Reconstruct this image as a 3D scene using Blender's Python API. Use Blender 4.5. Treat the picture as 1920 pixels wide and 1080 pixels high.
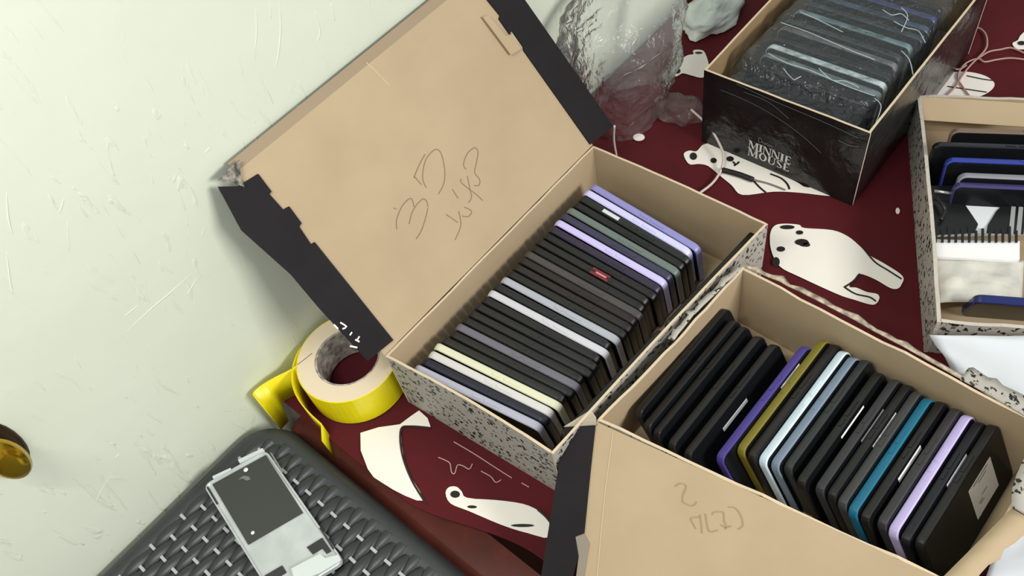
import bpy, math, random
from mathutils import Vector, Matrix, noise

random.seed(7)
scn = bpy.context.scene
for o in list(bpy.data.objects):
    bpy.data.objects.remove(o)
col = scn.collection

# ------------------------------------------------------------------ camera
F_PX, PITCH, ROLL, CAM_H = 1600.0, 0.92, -0.25, 0.84
A_AX = Vector((0.784160, 0.620558, 0)); N_AX = Vector((-0.620558, 0.784160, 0)); S0 = 0.205066
def to_room(v):                      # room frame: X along the wall, Y towards the wall, Z up
    return Vector((v.dot(A_AX), v.dot(N_AX), v.z))
_f = Vector((0, math.cos(PITCH), -math.sin(PITCH))); _r = Vector((1, 0, 0)); _u = _r.cross(_f)
_r2 = _r * math.cos(ROLL) + _u * math.sin(ROLL); _u2 = _u * math.cos(ROLL) - _r * math.sin(ROLL)
CF, CR, CU = to_room(_f), to_room(_r2), to_room(_u2)
CAM = Vector((-S0, 0, CAM_H))
cd = bpy.data.cameras.new('camera'); cam = bpy.data.objects.new('camera', cd); col.objects.link(cam)
cd.sensor_width = 36.0; cd.lens = F_PX / 1920.0 * 36.0; cd.clip_start = 0.01
cam.matrix_world = Matrix(((CR.x, CU.x, -CF.x, CAM.x), (CR.y, CU.y, -CF.y, CAM.y), (CR.z, CU.z, -CF.z, CAM.z), (0, 0, 0, 1)))
scn.camera = cam
# ------------------------------------------------------------------ light
wd = bpy.data.worlds.new('room_light'); scn.world = wd; wd.use_nodes = True
wd.node_tree.nodes['Background'].inputs[0].default_value = (0.93, 0.98, 1.0, 1)
wd.node_tree.nodes['Background'].inputs[1].default_value = 0.40
def area(name, loc, target, sx, sy, power, color):
    l = bpy.data.lights.new(name, 'AREA'); l.shape = 'RECTANGLE'; l.size = sx; l.size_y = sy; l.energy = power; l.color = color
    o = bpy.data.objects.new(name, l); col.objects.link(o); o.location = loc
    o.rotation_euler = (Vector(target) - Vector(loc)).to_track_quat('-Z', 'Y').to_euler(); return o
area('room_lamp_light', (0.45, -1.50, 1.15), (-0.05, 0.50, 0.1), 0.75, 0.50, 32.0, (1.0, 0.98, 0.94))
area('added_upper_left_light', (-0.50, 0.30, 1.30), (-0.30, 0.50, 0.0), 0.50, 0.05, 8.0, (1.0, 0.99, 0.95))  # weaker light added to brighten the upper-left wall, not a known fixture
scn.view_settings.view_transform = 'Standard'; scn.view_settings.look = 'None'
scn.view_settings.gamma = 1.0; scn.view_settings.use_curve_mapping = False
scn.view_settings.exposure = 0.15

# ------------------------------------------------------------------ helpers
def ray(u, v): return CF + CR * ((u - 960) / F_PX) - CU * ((v - 540) / F_PX)
def at(u, v, z=0.0):
    d = ray(u, v); return CAM + d * ((z - CAM.z) / d.z)
def onp(u, v, P, N):
    d = ray(u, v); return CAM + d * ((P - CAM).dot(N) / d.dot(N))
def lin(c): return c / 12.92 if c <= 0.04045 else ((c + 0.055) / 1.055) ** 2.4
def rgb(r, g, b): return (lin(r / 255), lin(g / 255), lin(b / 255), 1)

MATS = {}
def mat(name, color, rough=0.6, metal=0.0, coat=0.0, spec=0.5, bump=None, vary=None, alpha=None, trans=None):
    if name in MATS: return MATS[name]
    m = bpy.data.materials.new(name); m.use_nodes = True; nt = m.node_tree; b = nt.nodes['Principled BSDF']
    b.inputs['Base Color'].default_value = color; b.inputs['Roughness'].default_value = rough
    b.inputs['Metallic'].default_value = metal; b.inputs['Coat Weight'].default_value = coat
    b.inputs['Specular IOR Level'].default_value = spec
    tc = nt.nodes.new('ShaderNodeTexCoord')
    if vary:                                            # (scale, other colour, amount)
        n = nt.nodes.new('ShaderNodeTexNoise'); n.inputs['Scale'].default_value = vary[0]; n.inputs['Detail'].default_value = 5
        nt.links.new(tc.outputs['Object'], n.inputs['Vector'])
        rp = nt.nodes.new('ShaderNodeMapRange'); rp.inputs[1].default_value = 0.35; rp.inputs[2].default_value = 0.7; rp.inputs[4].default_value = vary[2]
        nt.links.new(n.outputs['Fac'], rp.inputs[0])
        mx = nt.nodes.new('ShaderNodeMix'); mx.data_type = 'RGBA'; mx.inputs[6].default_value = color; mx.inputs[7].default_value = vary[1]
        nt.links.new(rp.outputs[0], mx.inputs[0]); nt.links.new(mx.outputs[2], b.inputs['Base Color'])
    if bump:                                            # (scale, strength, distance)
        n = nt.nodes.new('ShaderNodeTexNoise'); n.inputs['Scale'].default_value = bump[0]; n.inputs['Detail'].default_value = 4
        nt.links.new(tc.outputs['Object'], n.inputs['Vector'])
        bp = nt.nodes.new('ShaderNodeBump'); bp.inputs['Strength'].default_value = bump[1]; bp.inputs['Distance'].default_value = bump[2]
        nt.links.new(n.outputs['Fac'], bp.inputs['Height']); nt.links.new(bp.outputs[0], b.inputs['Normal'])
    if alpha is not None: b.inputs['Alpha'].default_value = alpha
    if trans is not None: b.inputs['Transmission Weight'].default_value = trans
    MATS[name] = m; return m

def film_mat(name, tint, clear, rough, ior=1.3, bs=0.9):
    m = bpy.data.materials.new(name); m.use_nodes = True; nt = m.node_tree
    out = nt.nodes['Material Output']; b = nt.nodes['Principled BSDF']
    b.inputs['Base Color'].default_value = tint; b.inputs['Roughness'].default_value = rough; b.inputs['Specular IOR Level'].default_value = 0.9
    tc = nt.nodes.new('ShaderNodeTexCoord'); n = nt.nodes.new('ShaderNodeTexNoise'); n.inputs['Scale'].default_value = 55; n.inputs['Detail'].default_value = 3; n.inputs['Distortion'].default_value = 1.2
    nt.links.new(tc.outputs['Object'], n.inputs['Vector'])
    bp = nt.nodes.new('ShaderNodeBump'); bp.inputs['Strength'].default_value = bs; bp.inputs['Distance'].default_value = 0.008
    nt.links.new(n.outputs['Fac'], bp.inputs['Height']); nt.links.new(bp.outputs[0], b.inputs['Normal'])
    t = nt.nodes.new('ShaderNodeBsdfTransparent'); g = nt.nodes.new('ShaderNodeBsdfGlossy'); g.inputs['Roughness'].default_value = 0.12
    g.inputs['Color'].default_value = (1, 1, 1, 1); nt.links.new(bp.outputs[0], g.inputs['Normal'])
    mx = nt.nodes.new('ShaderNodeMixShader'); mx.inputs[0].default_value = clear
    nt.links.new(b.outputs[0], mx.inputs[1]); nt.links.new(t.outputs[0], mx.inputs[2])
    fr = nt.nodes.new('ShaderNodeFresnel'); fr.inputs['IOR'].default_value = ior; nt.links.new(bp.outputs[0], fr.inputs['Normal'])
    m2 = nt.nodes.new('ShaderNodeMixShader'); nt.links.new(fr.outputs[0], m2.inputs[0])
    nt.links.new(mx.outputs[0], m2.inputs[1]); nt.links.new(g.outputs[0], m2.inputs[2]); nt.links.new(m2.outputs[0], out.inputs['Surface'])
    return m

def speckle_mat():
    m = bpy.data.materials.new('speckled_print'); m.use_nodes = True; nt = m.node_tree; b = nt.nodes['Principled BSDF']
    b.inputs['Roughness'].default_value = 0.5
    tc = nt.nodes.new('ShaderNodeTexCoord')
    ns = nt.nodes.new('ShaderNodeTexNoise'); ns.inputs['Scale'].default_value = 190; ns.inputs['Detail'].default_value = 2
    nt.links.new(tc.outputs['Object'], ns.inputs['Vector'])
    add = nt.nodes.new('ShaderNodeMixRGB'); add.blend_type = 'ADD'; add.inputs[0].default_value = 0.012
    nt.links.new(tc.outputs['Object'], add.inputs[1]); nt.links.new(ns.outputs['Color'], add.inputs[2])
    vo = nt.nodes.new('ShaderNodeTexVoronoi'); vo.inputs['Scale'].default_value = 135; vo.feature = 'F1'
    nt.links.new(add.outputs[0], vo.inputs['Vector'])
    rp = nt.nodes.new('ShaderNodeValToRGB'); rp.color_ramp.elements[0].position = 0.30; rp.color_ramp.elements[0].color = (0.012, 0.012, 0.012, 1)
    rp.color_ramp.elements[1].position = 0.38; rp.color_ramp.elements[1].color = rgb(172, 167, 158)
    nt.links.new(vo.outputs['Distance'], rp.inputs[0]); nt.links.new(rp.outputs[0], b.inputs['Base Color'])
    return m

def link(o, parent=None):
    col.objects.link(o)
    if parent is not None: o.parent = parent
    return o
def mesh(name, verts, faces, mats, parent=None, smooth=False, idx=None, local=False):
    base = Vector((0, 0, 0))
    if parent is not None and not local:
        p = parent
        while p is not None: base = base + p.location; p = p.parent
    me = bpy.data.meshes.new(name); me.from_pydata([tuple(Vector(v) - base) for v in verts], [], faces)
    if not isinstance(mats, (list, tuple)): mats = [mats]
    for m in mats: me.materials.append(m)
    if idx:
        for p, i in zip(me.polygons, idx): p.material_index = i
    if smooth:
        for p in me.polygons: p.use_smooth = True
    me.update()
    return link(bpy.data.objects.new(name, me), parent)
def tag(o, label, cat, group=None):
    o['label'] = label; o['category'] = cat
    if group: o['group'] = group
    return o
def thing(name, loc, label, cat, group=None):
    o = bpy.data.objects.new(name, None); o.empty_display_size = 0.02; o.location = loc; col.objects.link(o)
    return tag(o, label, cat, group)
def struct(o): o['kind'] = 'structure'; return o

def spline(pts, n=6, closed=False):
    P = [Vector(p) for p in pts]; out = []; L = len(P)
    rng = range(L) if closed else range(L - 1)
    for i in rng:
        if closed: p0, p1, p2, p3 = P[(i - 1) % L], P[i], P[(i + 1) % L], P[(i + 2) % L]
        else: p0, p1, p2, p3 = P[max(i - 1, 0)], P[i], P[i + 1], P[min(i + 2, L - 1)]
        for k in range(n):
            t = k / n
            out.append(0.5 * ((2 * p1) + (p2 - p0) * t + (2 * p0 - 5 * p1 + 4 * p2 - p3) * t * t + (3 * p1 - p0 - 3 * p2 + p3) * t ** 3))
    if not closed: out.append(P[-1])
    return out
def tube(name, pts, rad, m, parent=None, n=8):
    vs, fs = [], []; L = len(pts)
    for i, p in enumerate(pts):
        t = (pts[min(i + 1, L - 1)] - pts[max(i - 1, 0)]).normalized()
        a = t.cross(Vector((0, 0, 1)));  a = a.normalized() if a.length > 1e-5 else Vector((1, 0, 0)); b = t.cross(a)
        r = rad[i] if isinstance(rad, list) else rad
        for k in range(n):
            an = 2 * math.pi * k / n; vs.append(p + a * (r * math.cos(an)) + b * (r * math.sin(an)))
    for i in range(L - 1):
        for k in range(n): fs.append((i * n + k, i * n + (k + 1) % n, (i + 1) * n + (k + 1) % n, (i + 1) * n + k))
    fs.append(tuple(range(n))[::-1]); fs.append(tuple((L - 1) * n + k for k in range(n)))
    return mesh(name, vs, fs, m, parent, True)
def slab(name, poly, N, th, mats, parent=None, idx=None):
    """polygon extruded by -N*th; mats [front, back, edge]"""
    n = len(poly); N = Vector(N).normalized()
    vs = [Vector(p) for p in poly] + [Vector(p) - N * th for p in poly]
    fs = [tuple(range(n)), tuple(range(2 * n - 1, n - 1, -1))] + [(i, i + n, (i + 1) % n + n, (i + 1) % n) for i in range(n)]
    area_n = Vector((0, 0, 0))
    for i in range(n): area_n += vs[i].cross(vs[(i + 1) % n])
    if area_n.dot(N) < 0: fs = [tuple(reversed(f)) for f in fs]
    if isinstance(mats, (list, tuple)) and len(mats) == 3: idx = [0, 1] + [2] * n
    return mesh(name, vs, fs, mats, parent, idx=idx)
def box_vf(c, ax, ay, az):
    c = Vector(c); vs = [c + ax * i + ay * j + az * k for k in (-1, 1) for j in (-1, 1) for i in (-1, 1)]
    return vs, [(0, 2, 3, 1), (4, 5, 7, 6), (0, 1, 5, 4), (2, 6, 7, 3), (0, 4, 6, 2), (1, 3, 7, 5)]
X3, Y3, Z3 = Vector((1, 0, 0)), Vector((0, 1, 0)), Vector((0, 0, 1))
def boxm(name, lo, hi, m, parent=None):
    lo, hi = Vector(lo), Vector(hi); d = (hi - lo) / 2; vs, fs = box_vf((lo + hi) / 2, X3 * d.x, Y3 * d.y, Z3 * d.z)
    return mesh(name, vs, fs, m, parent)
def strokes(name, lines, width, lift, P, N, m, parent=None, n=5):
    """pen strokes: flat ribbons on a plane, pixel paths"""
    N = Vector(N).normalized(); vs, fs = [], []
    for ln in lines:
        pts = spline([onp(u, v, P, N) + N * lift for u, v in ln], n)
        b = len(vs)
        for i, p in enumerate(pts):
            t = (pts[min(i + 1, len(pts) - 1)] - pts[max(i - 1, 0)]).normalized(); s = N.cross(t) * width / 2
            vs += [p - s, p + s]
        for i in range(len(pts) - 1): fs.append((b + 2 * i, b + 2 * i + 1, b + 2 * i + 3, b + 2 * i + 2))
    return mesh(name, vs, fs, m, parent)

# ------------------------------------------------------------------ materials
KRAFT = mat('kraft_card', rgb(180, 160, 130), 0.8, spec=0.25, vary=(14, rgb(166, 145, 116), 0.5), bump=(400, 0.08, 0.0004))
KRAFT_EDGE = mat('kraft_card_edge', rgb(205, 186, 158), 0.85, bump=(300, 0.4, 0.001))
KRAFT_SHADED = mat('kraft_card_shaded', rgb(150, 132, 108), 0.8)  # darker kraft: shade on the bent-back flange put into the colour
BLACKCARD = mat('black_printed_card', rgb(26, 23, 25), 0.7, spec=0.2, vary=(20, rgb(34, 31, 33), 0.6))
BLACKGLOSS = mat('black_shrink_wrapped_card', rgb(22, 22, 22), 0.22, bump=(60, 0.5, 0.004), vary=(25, rgb(38, 38, 36), 0.8))
SPECK = speckle_mat()
WHITE = mat('white_print', rgb(238, 232, 222), 0.6)
INK = mat('pen_ink', rgb(132, 114, 84), 0.8)
INK_LIGHT = mat('faint_pen_ink', rgb(158, 134, 98), 0.8)
BLACKINK = mat('black_print', rgb(22, 15, 16), 0.6)
PAPER = mat('white_paper', rgb(212, 216, 220), 0.7, vary=(9, rgb(200, 205, 210), 0.5))
GLASS = mat('phone_screen_glass', rgb(18, 19, 21), 0.2, spec=0.25)
GLASS_WARM = mat('phone_back_glass', rgb(26, 23, 24), 0.3, spec=0.3)

# ------------------------------------------------------------------ setting
def wall_mat():
    m = bpy.data.materials.new('pale_green_wall_paint'); m.use_nodes = True; nt = m.node_tree; b = nt.nodes['Principled BSDF']
    b.inputs['Roughness'].default_value = 0.33
    tc = nt.nodes.new('ShaderNodeTexCoord')
    def noise_(scale, sx, sy, sz, detail=4, dist=0.0):
        mp = nt.nodes.new('ShaderNodeMapping'); mp.inputs['Scale'].default_value = (sx, sy, sz); nt.links.new(tc.outputs['Object'], mp.inputs[0])
        n = nt.nodes.new('ShaderNodeTexNoise'); n.inputs['Scale'].default_value = scale; n.inputs['Detail'].default_value = detail; n.inputs['Distortion'].default_value = dist
        nt.links.new(mp.outputs[0], n.inputs['Vector']); return n
    c = noise_(5, 1, 1, 1)
    rp = nt.nodes.new('ShaderNodeValToRGB'); rp.color_ramp.elements[0].color = rgb(212, 220, 200); rp.color_ramp.elements[1].color = rgb(224, 229, 212)
    nt.links.new(c.outputs['Fac'], rp.inputs[0]); nt.links.new(rp.outputs[0], b.inputs['Base Color'])
    n1 = noise_(7, 1, 1, 1, 3); n2 = noise_(30, 2.2, 1, 0.45, 5, 1.5)
    # sparse ridges: paint runs and knife marks
    r2 = nt.nodes.new('ShaderNodeMapRange'); r2.inputs[1].default_value = 0.60; r2.inputs[2].default_value = 0.72; nt.links.new(n2.outputs['Fac'], r2.inputs[0])
    n3 = noise_(4.5, 1, 1, 1, 2)
    r3 = nt.nodes.new('ShaderNodeMapRange'); r3.inputs[1].default_value = 0.40; r3.inputs[2].default_value = 0.62; nt.links.new(n3.outputs['Fac'], r3.inputs[0])
    mu = nt.nodes.new('ShaderNodeMath'); mu.operation = 'MULTIPLY'; nt.links.new(r2.outputs[0], mu.inputs[0]); nt.links.new(r3.outputs[0], mu.inputs[1])
    ad = nt.nodes.new('ShaderNodeMath'); ad.operation = 'MULTIPLY_ADD'; ad.inputs[1].default_value = 1.6; nt.links.new(n1.outputs['Fac'], ad.inputs[0]); nt.links.new(mu.outputs[0], ad.inputs[2])
    bp = nt.nodes.new('ShaderNodeBump'); bp.inputs['Strength'].default_value = 0.34; bp.inputs['Distance'].default_value = 0.004
    nt.links.new(ad.outputs[0], bp.inputs['Height']); nt.links.new(bp.outputs[0], b.inputs['Normal'])
    return m
WALL_Y = 0.634
struct(boxm('wall_back', (-1.6, WALL_Y, -0.72), (2.2, WALL_Y + 0.1, 1.9), wall_mat()))
# raised drips and trowel ridges on the wall paint, a few large enough to see
def wall_ridge(pts, rad):
    w = [onp(u, v, Vector((0, WALL_Y, 0)), Vector((0, -1, 0))) for u, v in pts]
    p = spline(w, 5); n = len(p)
    p = [q + Vector((0, rad * 0.25, 0)) for q in p]; rad = rad * 0.6
    return p, [rad * (0.35 + 0.65 * math.sin(math.pi * (i + 0.6) / (n + 0.2))) for i in range(n)]
wall_o = bpy.data.objects['wall_back']
RIDGE = mat('wall_paint_ridge', rgb(220, 226, 208), 0.33)
for pts, rad in (([(480, 12), (481, 60), (478, 96)], 0.0012), ([(523, 0), (526, 50), (522, 100), (514, 135)], 0.0016), ([(505, 5), (509, 35)], 0.001),
                 ([(365, 508), (320, 548), (282, 580), (228, 630)], 0.0011), ([(370, 520), (350, 555)], 0.001), ([(262, 570), (232, 594)], 0.0009),
                 ([(12, 360), (16, 410), (24, 440)], 0.0014), ([(12, 470), (18, 520), (24, 552)], 0.0012), ([(120, 372), (112, 400)], 0.0011),
                 ([(282, 325), (288, 345)], 0.001), ([(395, 275), (384, 288)], 0.0012), ([(338, 357), (352, 356)], 0.0007),
                 ([(590, 20), (600, 60), (592, 80)], 0.0014), ([(620, 5), (628, 40)], 0.0013), ([(560, 150), (575, 185)], 0.001), ([(548, 205), (575, 190)], 0.0009),
                 ([(384, 425), (378, 445)], 0.0009), ([(126, 415), (130, 470)], 0.0007), ([(430, 600), (438, 612)], 0.0009), ([(225, 850), (216, 858)], 0.001),
                 ([(215, 880), (190, 920), (178, 945)], 0.0009), ([(140, 670), (152, 690)], 0.0008)):
    p, r = wall_ridge(pts, rad); tube('paint_ridge', p, r, RIDGE, wall_o, 6)
struct(boxm('floor', (-1.6, -1.6, -0.74), (2.2, WALL_Y, -0.72), mat('red_brown_floor_tiles', rgb(96, 42, 30), 0.4, vary=(6, rgb(70, 32, 24), 0.8))))

# table under the cloth
WOOD = mat('mahogany_table_wood', rgb(108, 46, 33), 0.45, vary=(30, rgb(84, 34, 26), 0.8), bump=(60, 0.15, 0.001))
TX0 = -0.072
tb = thing('wooden_table', (0.6, 0.15, -0.72), 'red-brown wooden table under the maroon cloth, beside the wall', 'table')
boxm('tabletop', (TX0 + 0.030, -0.42, -0.028), (1.5, WALL_Y - 0.004, -0.0045), WOOD, tb)
lv, lf = [], []
prof = [(TX0 - 0.022, -0.085), (TX0 - 0.030, -0.078), (TX0 - 0.032, -0.068), (TX0 - 0.027, -0.058), (TX0 - 0.018, -0.054), (TX0 + 0.02, -0.054), (TX0 + 0.02, -0.085)]
for y in (-0.40, WALL_Y - 0.006):
    for px_, pz in prof: lv.append((px_, y, pz))
k = len(prof)
lf = [tuple(range(k)), tuple(range(2 * k - 1, k - 1, -1))] + [(i, i + k, (i + 1) % k + k, (i + 1) % k) for i in range(k)]
mesh('end_rail', lv, [tuple(reversed(f)) for f in lf], WOOD, tb)
boxm('apron', (TX0 + 0.02, -0.40, -0.12), (1.46, -0.37, -0.028), WOOD, tb)
for x in (TX0 + 0.02, 1.42):
    for y in (-0.40, 0.56): boxm('leg', (x, y, -0.72), (x + 0.05, y + 0.05, -0.03), WOOD, tb)

# tablecloth
def cloth_z(x, y):
    e = 0.0
    d = x - TX0
    if d < 0.05: e = 0.010 * (1 - max(d, 0) / 0.05) ** 2 * max(0.0, min(1.0, (0.42 - y) / 0.10)) * max(0.0, min(1.0, (y - 0.15) / 0.06))   # end lifts a little beside the box lid
    n = noise.noise(Vector((x * 9, y * 9, 3.1))) * 0.5 + 0.5
    return -0.0022 * n + e
def cloth_edge_x(y):                        # the end of the cloth runs slightly askew
    t = max(0.0, min(1.0, (0.42 - y) / 0.16)); return TX0 - 0.016 + 0.040 * t * t * (3 - 2 * t)
CLOTH = mat('maroon_cloth', rgb(88, 28, 33), 0.75, spec=0.12, vary=(7, rgb(70, 23, 28), 0.7), bump=(35, 0.25, 0.002))
NX, NY = 150, 110; cv, cf = [], []
for j in range(NY + 1):
    y = -0.41 + (WALL_Y - 0.003 + 0.41) * j / NY
    x0 = cloth_edge_x(y)
    for i in range(NX + 1):
        t = i / NX; x = x0 + (1.49 - x0) * t ** 1.5
        cv.append(Vector((x, y, cloth_z(x, y))))
for j in range(NY):
    for i in range(NX): q = j * (NX + 1) + i; cf.append((q, q + 1, q + NX + 2, q + NX + 1))
cloth = thing('tablecloth', (0.6, 0.1, 0), 'maroon tablecloth printed with white polar bears, under the boxes', 'tablecloth')
cl = mesh('cloth_sheet', cv, cf, CLOTH, cloth, True)
sm = cl.modifiers.new('thickness', 'SOLIDIFY'); sm.thickness = 0.0016; sm.offset = -1
def print_poly(name, pts, m, parent, lift=0.0006, closed_smooth=4):
    P = [at(u, v, 0.0) for u, v in pts]
    P = spline(P, closed_smooth, True) if closed_smooth else P
    import mathutils
    tri = mathutils.geometry.tessellate_polygon([P])
    vs = [Vector((p.x, p.y, max(cloth_z(p.x, p.y), 0) + lift)) for p in P]
    fs = []
    for t in tri:
        a, b, c = t
        if (vs[b] - vs[a]).cross(vs[c] - vs[a]).z < 0: t = (a, c, b)
        fs.append(tuple(t))
    return mesh(name, vs, fs, m, parent)
def print_dot(name, u, v, ru, rv, m, parent, lift=0.0012):
    return print_poly(name, [(u + ru * math.cos(a), v + rv * math.sin(a)) for a in [i * math.pi / 4 for i in range(8)]], m, parent, lift, 2)
def print_line(name, pts, w, parent, lift=0.0011, m=None):
    P = spline([at(u, v, 0) for u, v in pts], 5); vs, fs = [], []
    for i, p in enumerate(P):
        t = (P[min(i + 1, len(P) - 1)] - P[max(i - 1, 0)]).normalized(); s = Z3.cross(t) * w / 2
        for q in (p - s, p + s): vs.append(Vector((q.x, q.y, max(cloth_z(q.x, q.y), 0) + lift)))
    for i in range(len(P) - 1): fs.append((2 * i + 1, 2 * i, 2 * i + 2, 2 * i + 3))
    return mesh(name, vs, fs, m or BLACKINK, parent)
def bear(pts, eyes=(), lines=(), lw=0.0022, sm=4):
    b = print_poly('bear_print', pts, WHITE, cloth, 0.0006, sm)
    for e in eyes: print_dot('printed_spot', *e, BLACKINK, b)
    for l in lines: print_line('printed_line', l, lw, b)
    return b
# bear between the boxes
bear([(1444, 440), (1452, 424), (1470, 420), (1498, 422), (1508, 428), (1560, 432), (1590, 444), (1614, 464), (1628, 478), (1660, 496), (1692, 518), (1690, 534), (1682, 542), (1668, 540), (1640, 524), (1612, 514), (1602, 524), (1592, 538), (1606, 540), (1625, 548), (1645, 552), (1648, 562), (1636, 572), (1600, 562), (1570, 552), (1500, 520), (1462, 500), (1446, 470)],
     eyes=[(1499, 437, 7, 4), (1464, 468, 8, 5), (1503, 455, 13, 6), (1512, 460, 7, 4), (1476, 427, 14, 4), (1455, 492, 7, 9)],
     lines=[[(1620, 468), (1640, 492), (1665, 508), (1690, 524)], [(1584, 540), (1604, 552), (1630, 558), (1642, 566)], [(1612, 514), (1600, 528), (1582, 540)], [(1516, 455), (1508, 462), (1500, 460)]])
# bear under the front of the black box
bear([(1282, 290), (1292, 283), (1306, 284), (1318, 272), (1335, 270), (1350, 280), (1362, 284), (1420, 308), (1490, 340), (1514, 352), (1568, 350), (1570, 362), (1556, 368), (1500, 362), (1450, 360), (1392, 366), (1372, 348), (1350, 330), (1328, 312), (1310, 308), (1292, 308)],
     eyes=[(1338, 302, 6, 5), (1369, 299, 7, 5), (1300, 294, 7, 7)], lines=[[(1374, 304), (1380, 309), (1386, 304)], [(1411, 338), (1424, 352), (1436, 362)], [(1444, 327), (1464, 335), (1476, 346), (1480, 356)], [(1376, 312), (1380, 309)]], lw=0.0026)
# head by the bag and the black box
bear([(1254, 130), (1262, 124), (1272, 122), (1276, 112), (1290, 104), (1300, 102), (1300, 95), (1312, 94), (1322, 100), (1330, 130), (1318, 146), (1296, 142), (1280, 138), (1266, 144)], eyes=[(1270, 134, 6, 5), (1310, 100, 7, 2)])
# bear at the string loops
bear([(1724, 160), (1738, 148), (1770, 138), (1810, 135), (1845, 142), (1864, 156), (1858, 170), (1835, 182), (1790, 190), (1745, 190), (1724, 178)], lines=[[(1812, 143), (1840, 149), (1862, 152)], [(1776, 163), (1810, 168), (1850, 174)]])
# bear at the right border
bear([(1898, 82), (1908, 76), (1914, 66), (1930, 56), (1960, 60), (1965, 90), (1925, 93), (1906, 92)], eyes=[(1915, 82, 8, 4)])
# bears at the end of the cloth, beside the stool
bear([(676, 812), (750, 796), (786, 770), (808, 802), (764, 799), (752, 812), (758, 860), (774, 900), (796, 940), (760, 930), (716, 905), (690, 880)], lines=[[(808, 803), (770, 800), (752, 806), (754, 850), (772, 900), (800, 946)]], sm=2)
bear([(836, 926), (842, 914), (856, 913), (866, 922), (876, 934), (930, 938), (980, 945), (1010, 958), (1028, 975), (1030, 1008), (990, 1000), (940, 985), (880, 960), (846, 946)], eyes=[(854, 928, 9, 7), (886, 952, 9, 3), (980, 986, 22, 3)], lines=[[(1008, 956), (1022, 968), (1032, 980)]], sm=3)
for u, v, a, b_ in ((1198, 258, 11, 7), (1787, 40, 6, 6), (1680, 268, 5, 4), (1683, 396, 4, 6), (1735, 212, 6, 8)): print_dot('printed_snowball', u, v, a, b_, WHITE, cloth, 0.0006)

THREAD = mat('pale_printed_line', rgb(178, 140, 132), 0.7)
for ln in ([(822, 858), (836, 864), (844, 870), (847, 886), (853, 888), (858, 873), (868, 874), (880, 880), (886, 870)], [(851, 829), (890, 852), (930, 878), (960, 897)], [(902, 884), (920, 894), (930, 905), (940, 900)], [(978, 906), (992, 914)]):
    print_line('printed_squiggle', ln, 0.0011, cloth, 0.0009, THREAD)

# ------------------------------------------------------------------ cardboard boxes
def wall_panel(name, p0, p1, h, inn, th, mats, parent, bow=0.0, rough=0.0, nseg=14, lean=0.0):
    """upright card wall p0->p1 (outer line, z ignored); inn = inward unit normal; mats [outer, inner, edge]"""
    p0 = Vector((p0.x, p0.y, 0)); p1 = Vector((p1.x, p1.y, 0)); vs, fs, ix = [], [], []
    for i in range(nseg + 1):
        t = i / nseg; b = p0.lerp(p1, t); sag = math.sin(math.pi * t)
        for z_, k in ((0.0, 0), (h * 0.5, 0.45), (h, 1)):
            zz = z_ + (noise.noise(Vector((t * 9, p0.x * 40, 1.7))) * rough if k == 1 else 0)
            off = inn * (bow * sag * k + lean * k)
            vs += [b + off + Z3 * zz, b + off + inn * th + Z3 * zz]
    for i in range(nseg):
        a = i * 6; c = a + 6
        for r in (0, 2): fs += [(a + r, c + r, c + r + 2, a + r + 2), (a + r + 1, a + r + 3, c + r + 3, c + r + 1)]; ix += [0, 1]
        fs += [(a + 4, c + 4, c + 5, a + 5), (a, a + 1, c + 1, c)]; ix += [2, 2]
    e = nseg * 6
    fs += [(0, 2, 3, 1), (2, 4, 5, 3), (e, e + 1, e + 3, e + 2), (e + 2, e + 3, e + 5, e + 4)]; ix += [2] * 4
    return mesh(name, vs, fs, mats, parent, idx=ix)
def carton(name, quad, h, label, mats, th=0.0028, bows=(0, 0, 0, 0), rough=0.0012, hs=None):
    """quad: four rim corners in order; walls between successive corners"""
    q = [Vector((p.x, p.y, 0)) for p in quad]; c = sum(q, Vector()) / 4
    t = thing(name, c, label, 'box')
    ins = []
    for i in range(4):
        a, b = q[i], q[(i + 1) % 4]; d = (b - a).normalized(); inn = Vector((-d.y, d.x, 0))
        if inn.dot(c - a) < 0: inn = -inn
        ins.append(inn)
        hh = (hs[i] if hs else h)
        wall_panel(('side_wall' if i % 2 else 'end_wall'), a + d * (th if i % 2 else 0), b - d * (th if i % 2 else 0), hh, inn, th, mats, t, bows[i], rough)
    fl = [q[i] + (ins[i] + ins[i - 1]) * th * 1.05 + Z3 * 0.0025 for i in range(4)]
    slab('bottom', fl, Z3, 0.0024, mats[1], t)
    return t, ins

# ---- box with the lid leaning on the wall
HA = 0.10
A = [at(722, 668, HA), at(1112, 273, HA), at(1440, 420, HA), at(1037, 852, HA)]
boxA, insA = carton('shoe_box', A, HA, 'speckled shoe box with its lid open against the wall, filled with phones', [SPECK, KRAFT, KRAFT_EDGE], bows=(0.0, -0.002, 0.002, 0.003))
LB = math.radians(60); P0 = A[0].copy()
aA = (A[1] - A[0]).normalized(); nA = Vector((-aA.y, aA.x, 0)); vA = nA * math.cos(LB) + Z3 * math.sin(LB); NA = aA.cross(vA).normalized()
def lidpt(s, w, k=0.0): return P0 + aA * s + vA * w + NA * k
L_A = (A[1] - A[0]).length
lidq = [lidpt(0, 0.001), lidpt(L_A, 0.001), lidpt(0.337, 0.243), lidpt(0.002, 0.243)]
lid = slab('lid', lidq, NA, 0.0025, [KRAFT, BLACKCARD, KRAFT_EDGE], boxA)
def on_lid(pts, k): return [onp(u, v, P0, NA) + NA * k for u, v in pts]
slab('lid_flap', on_lid([(408, 350), (446, 349), (483, 326), (508, 359), (504, 364), (530, 393), (541, 387), (564, 418), (560, 425), (582, 458), (589, 454), (736, 637), (688, 676), (597, 577), (545, 515), (452, 432)], 0.0022), NA, 0.0020, BLACKCARD, lid)
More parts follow.
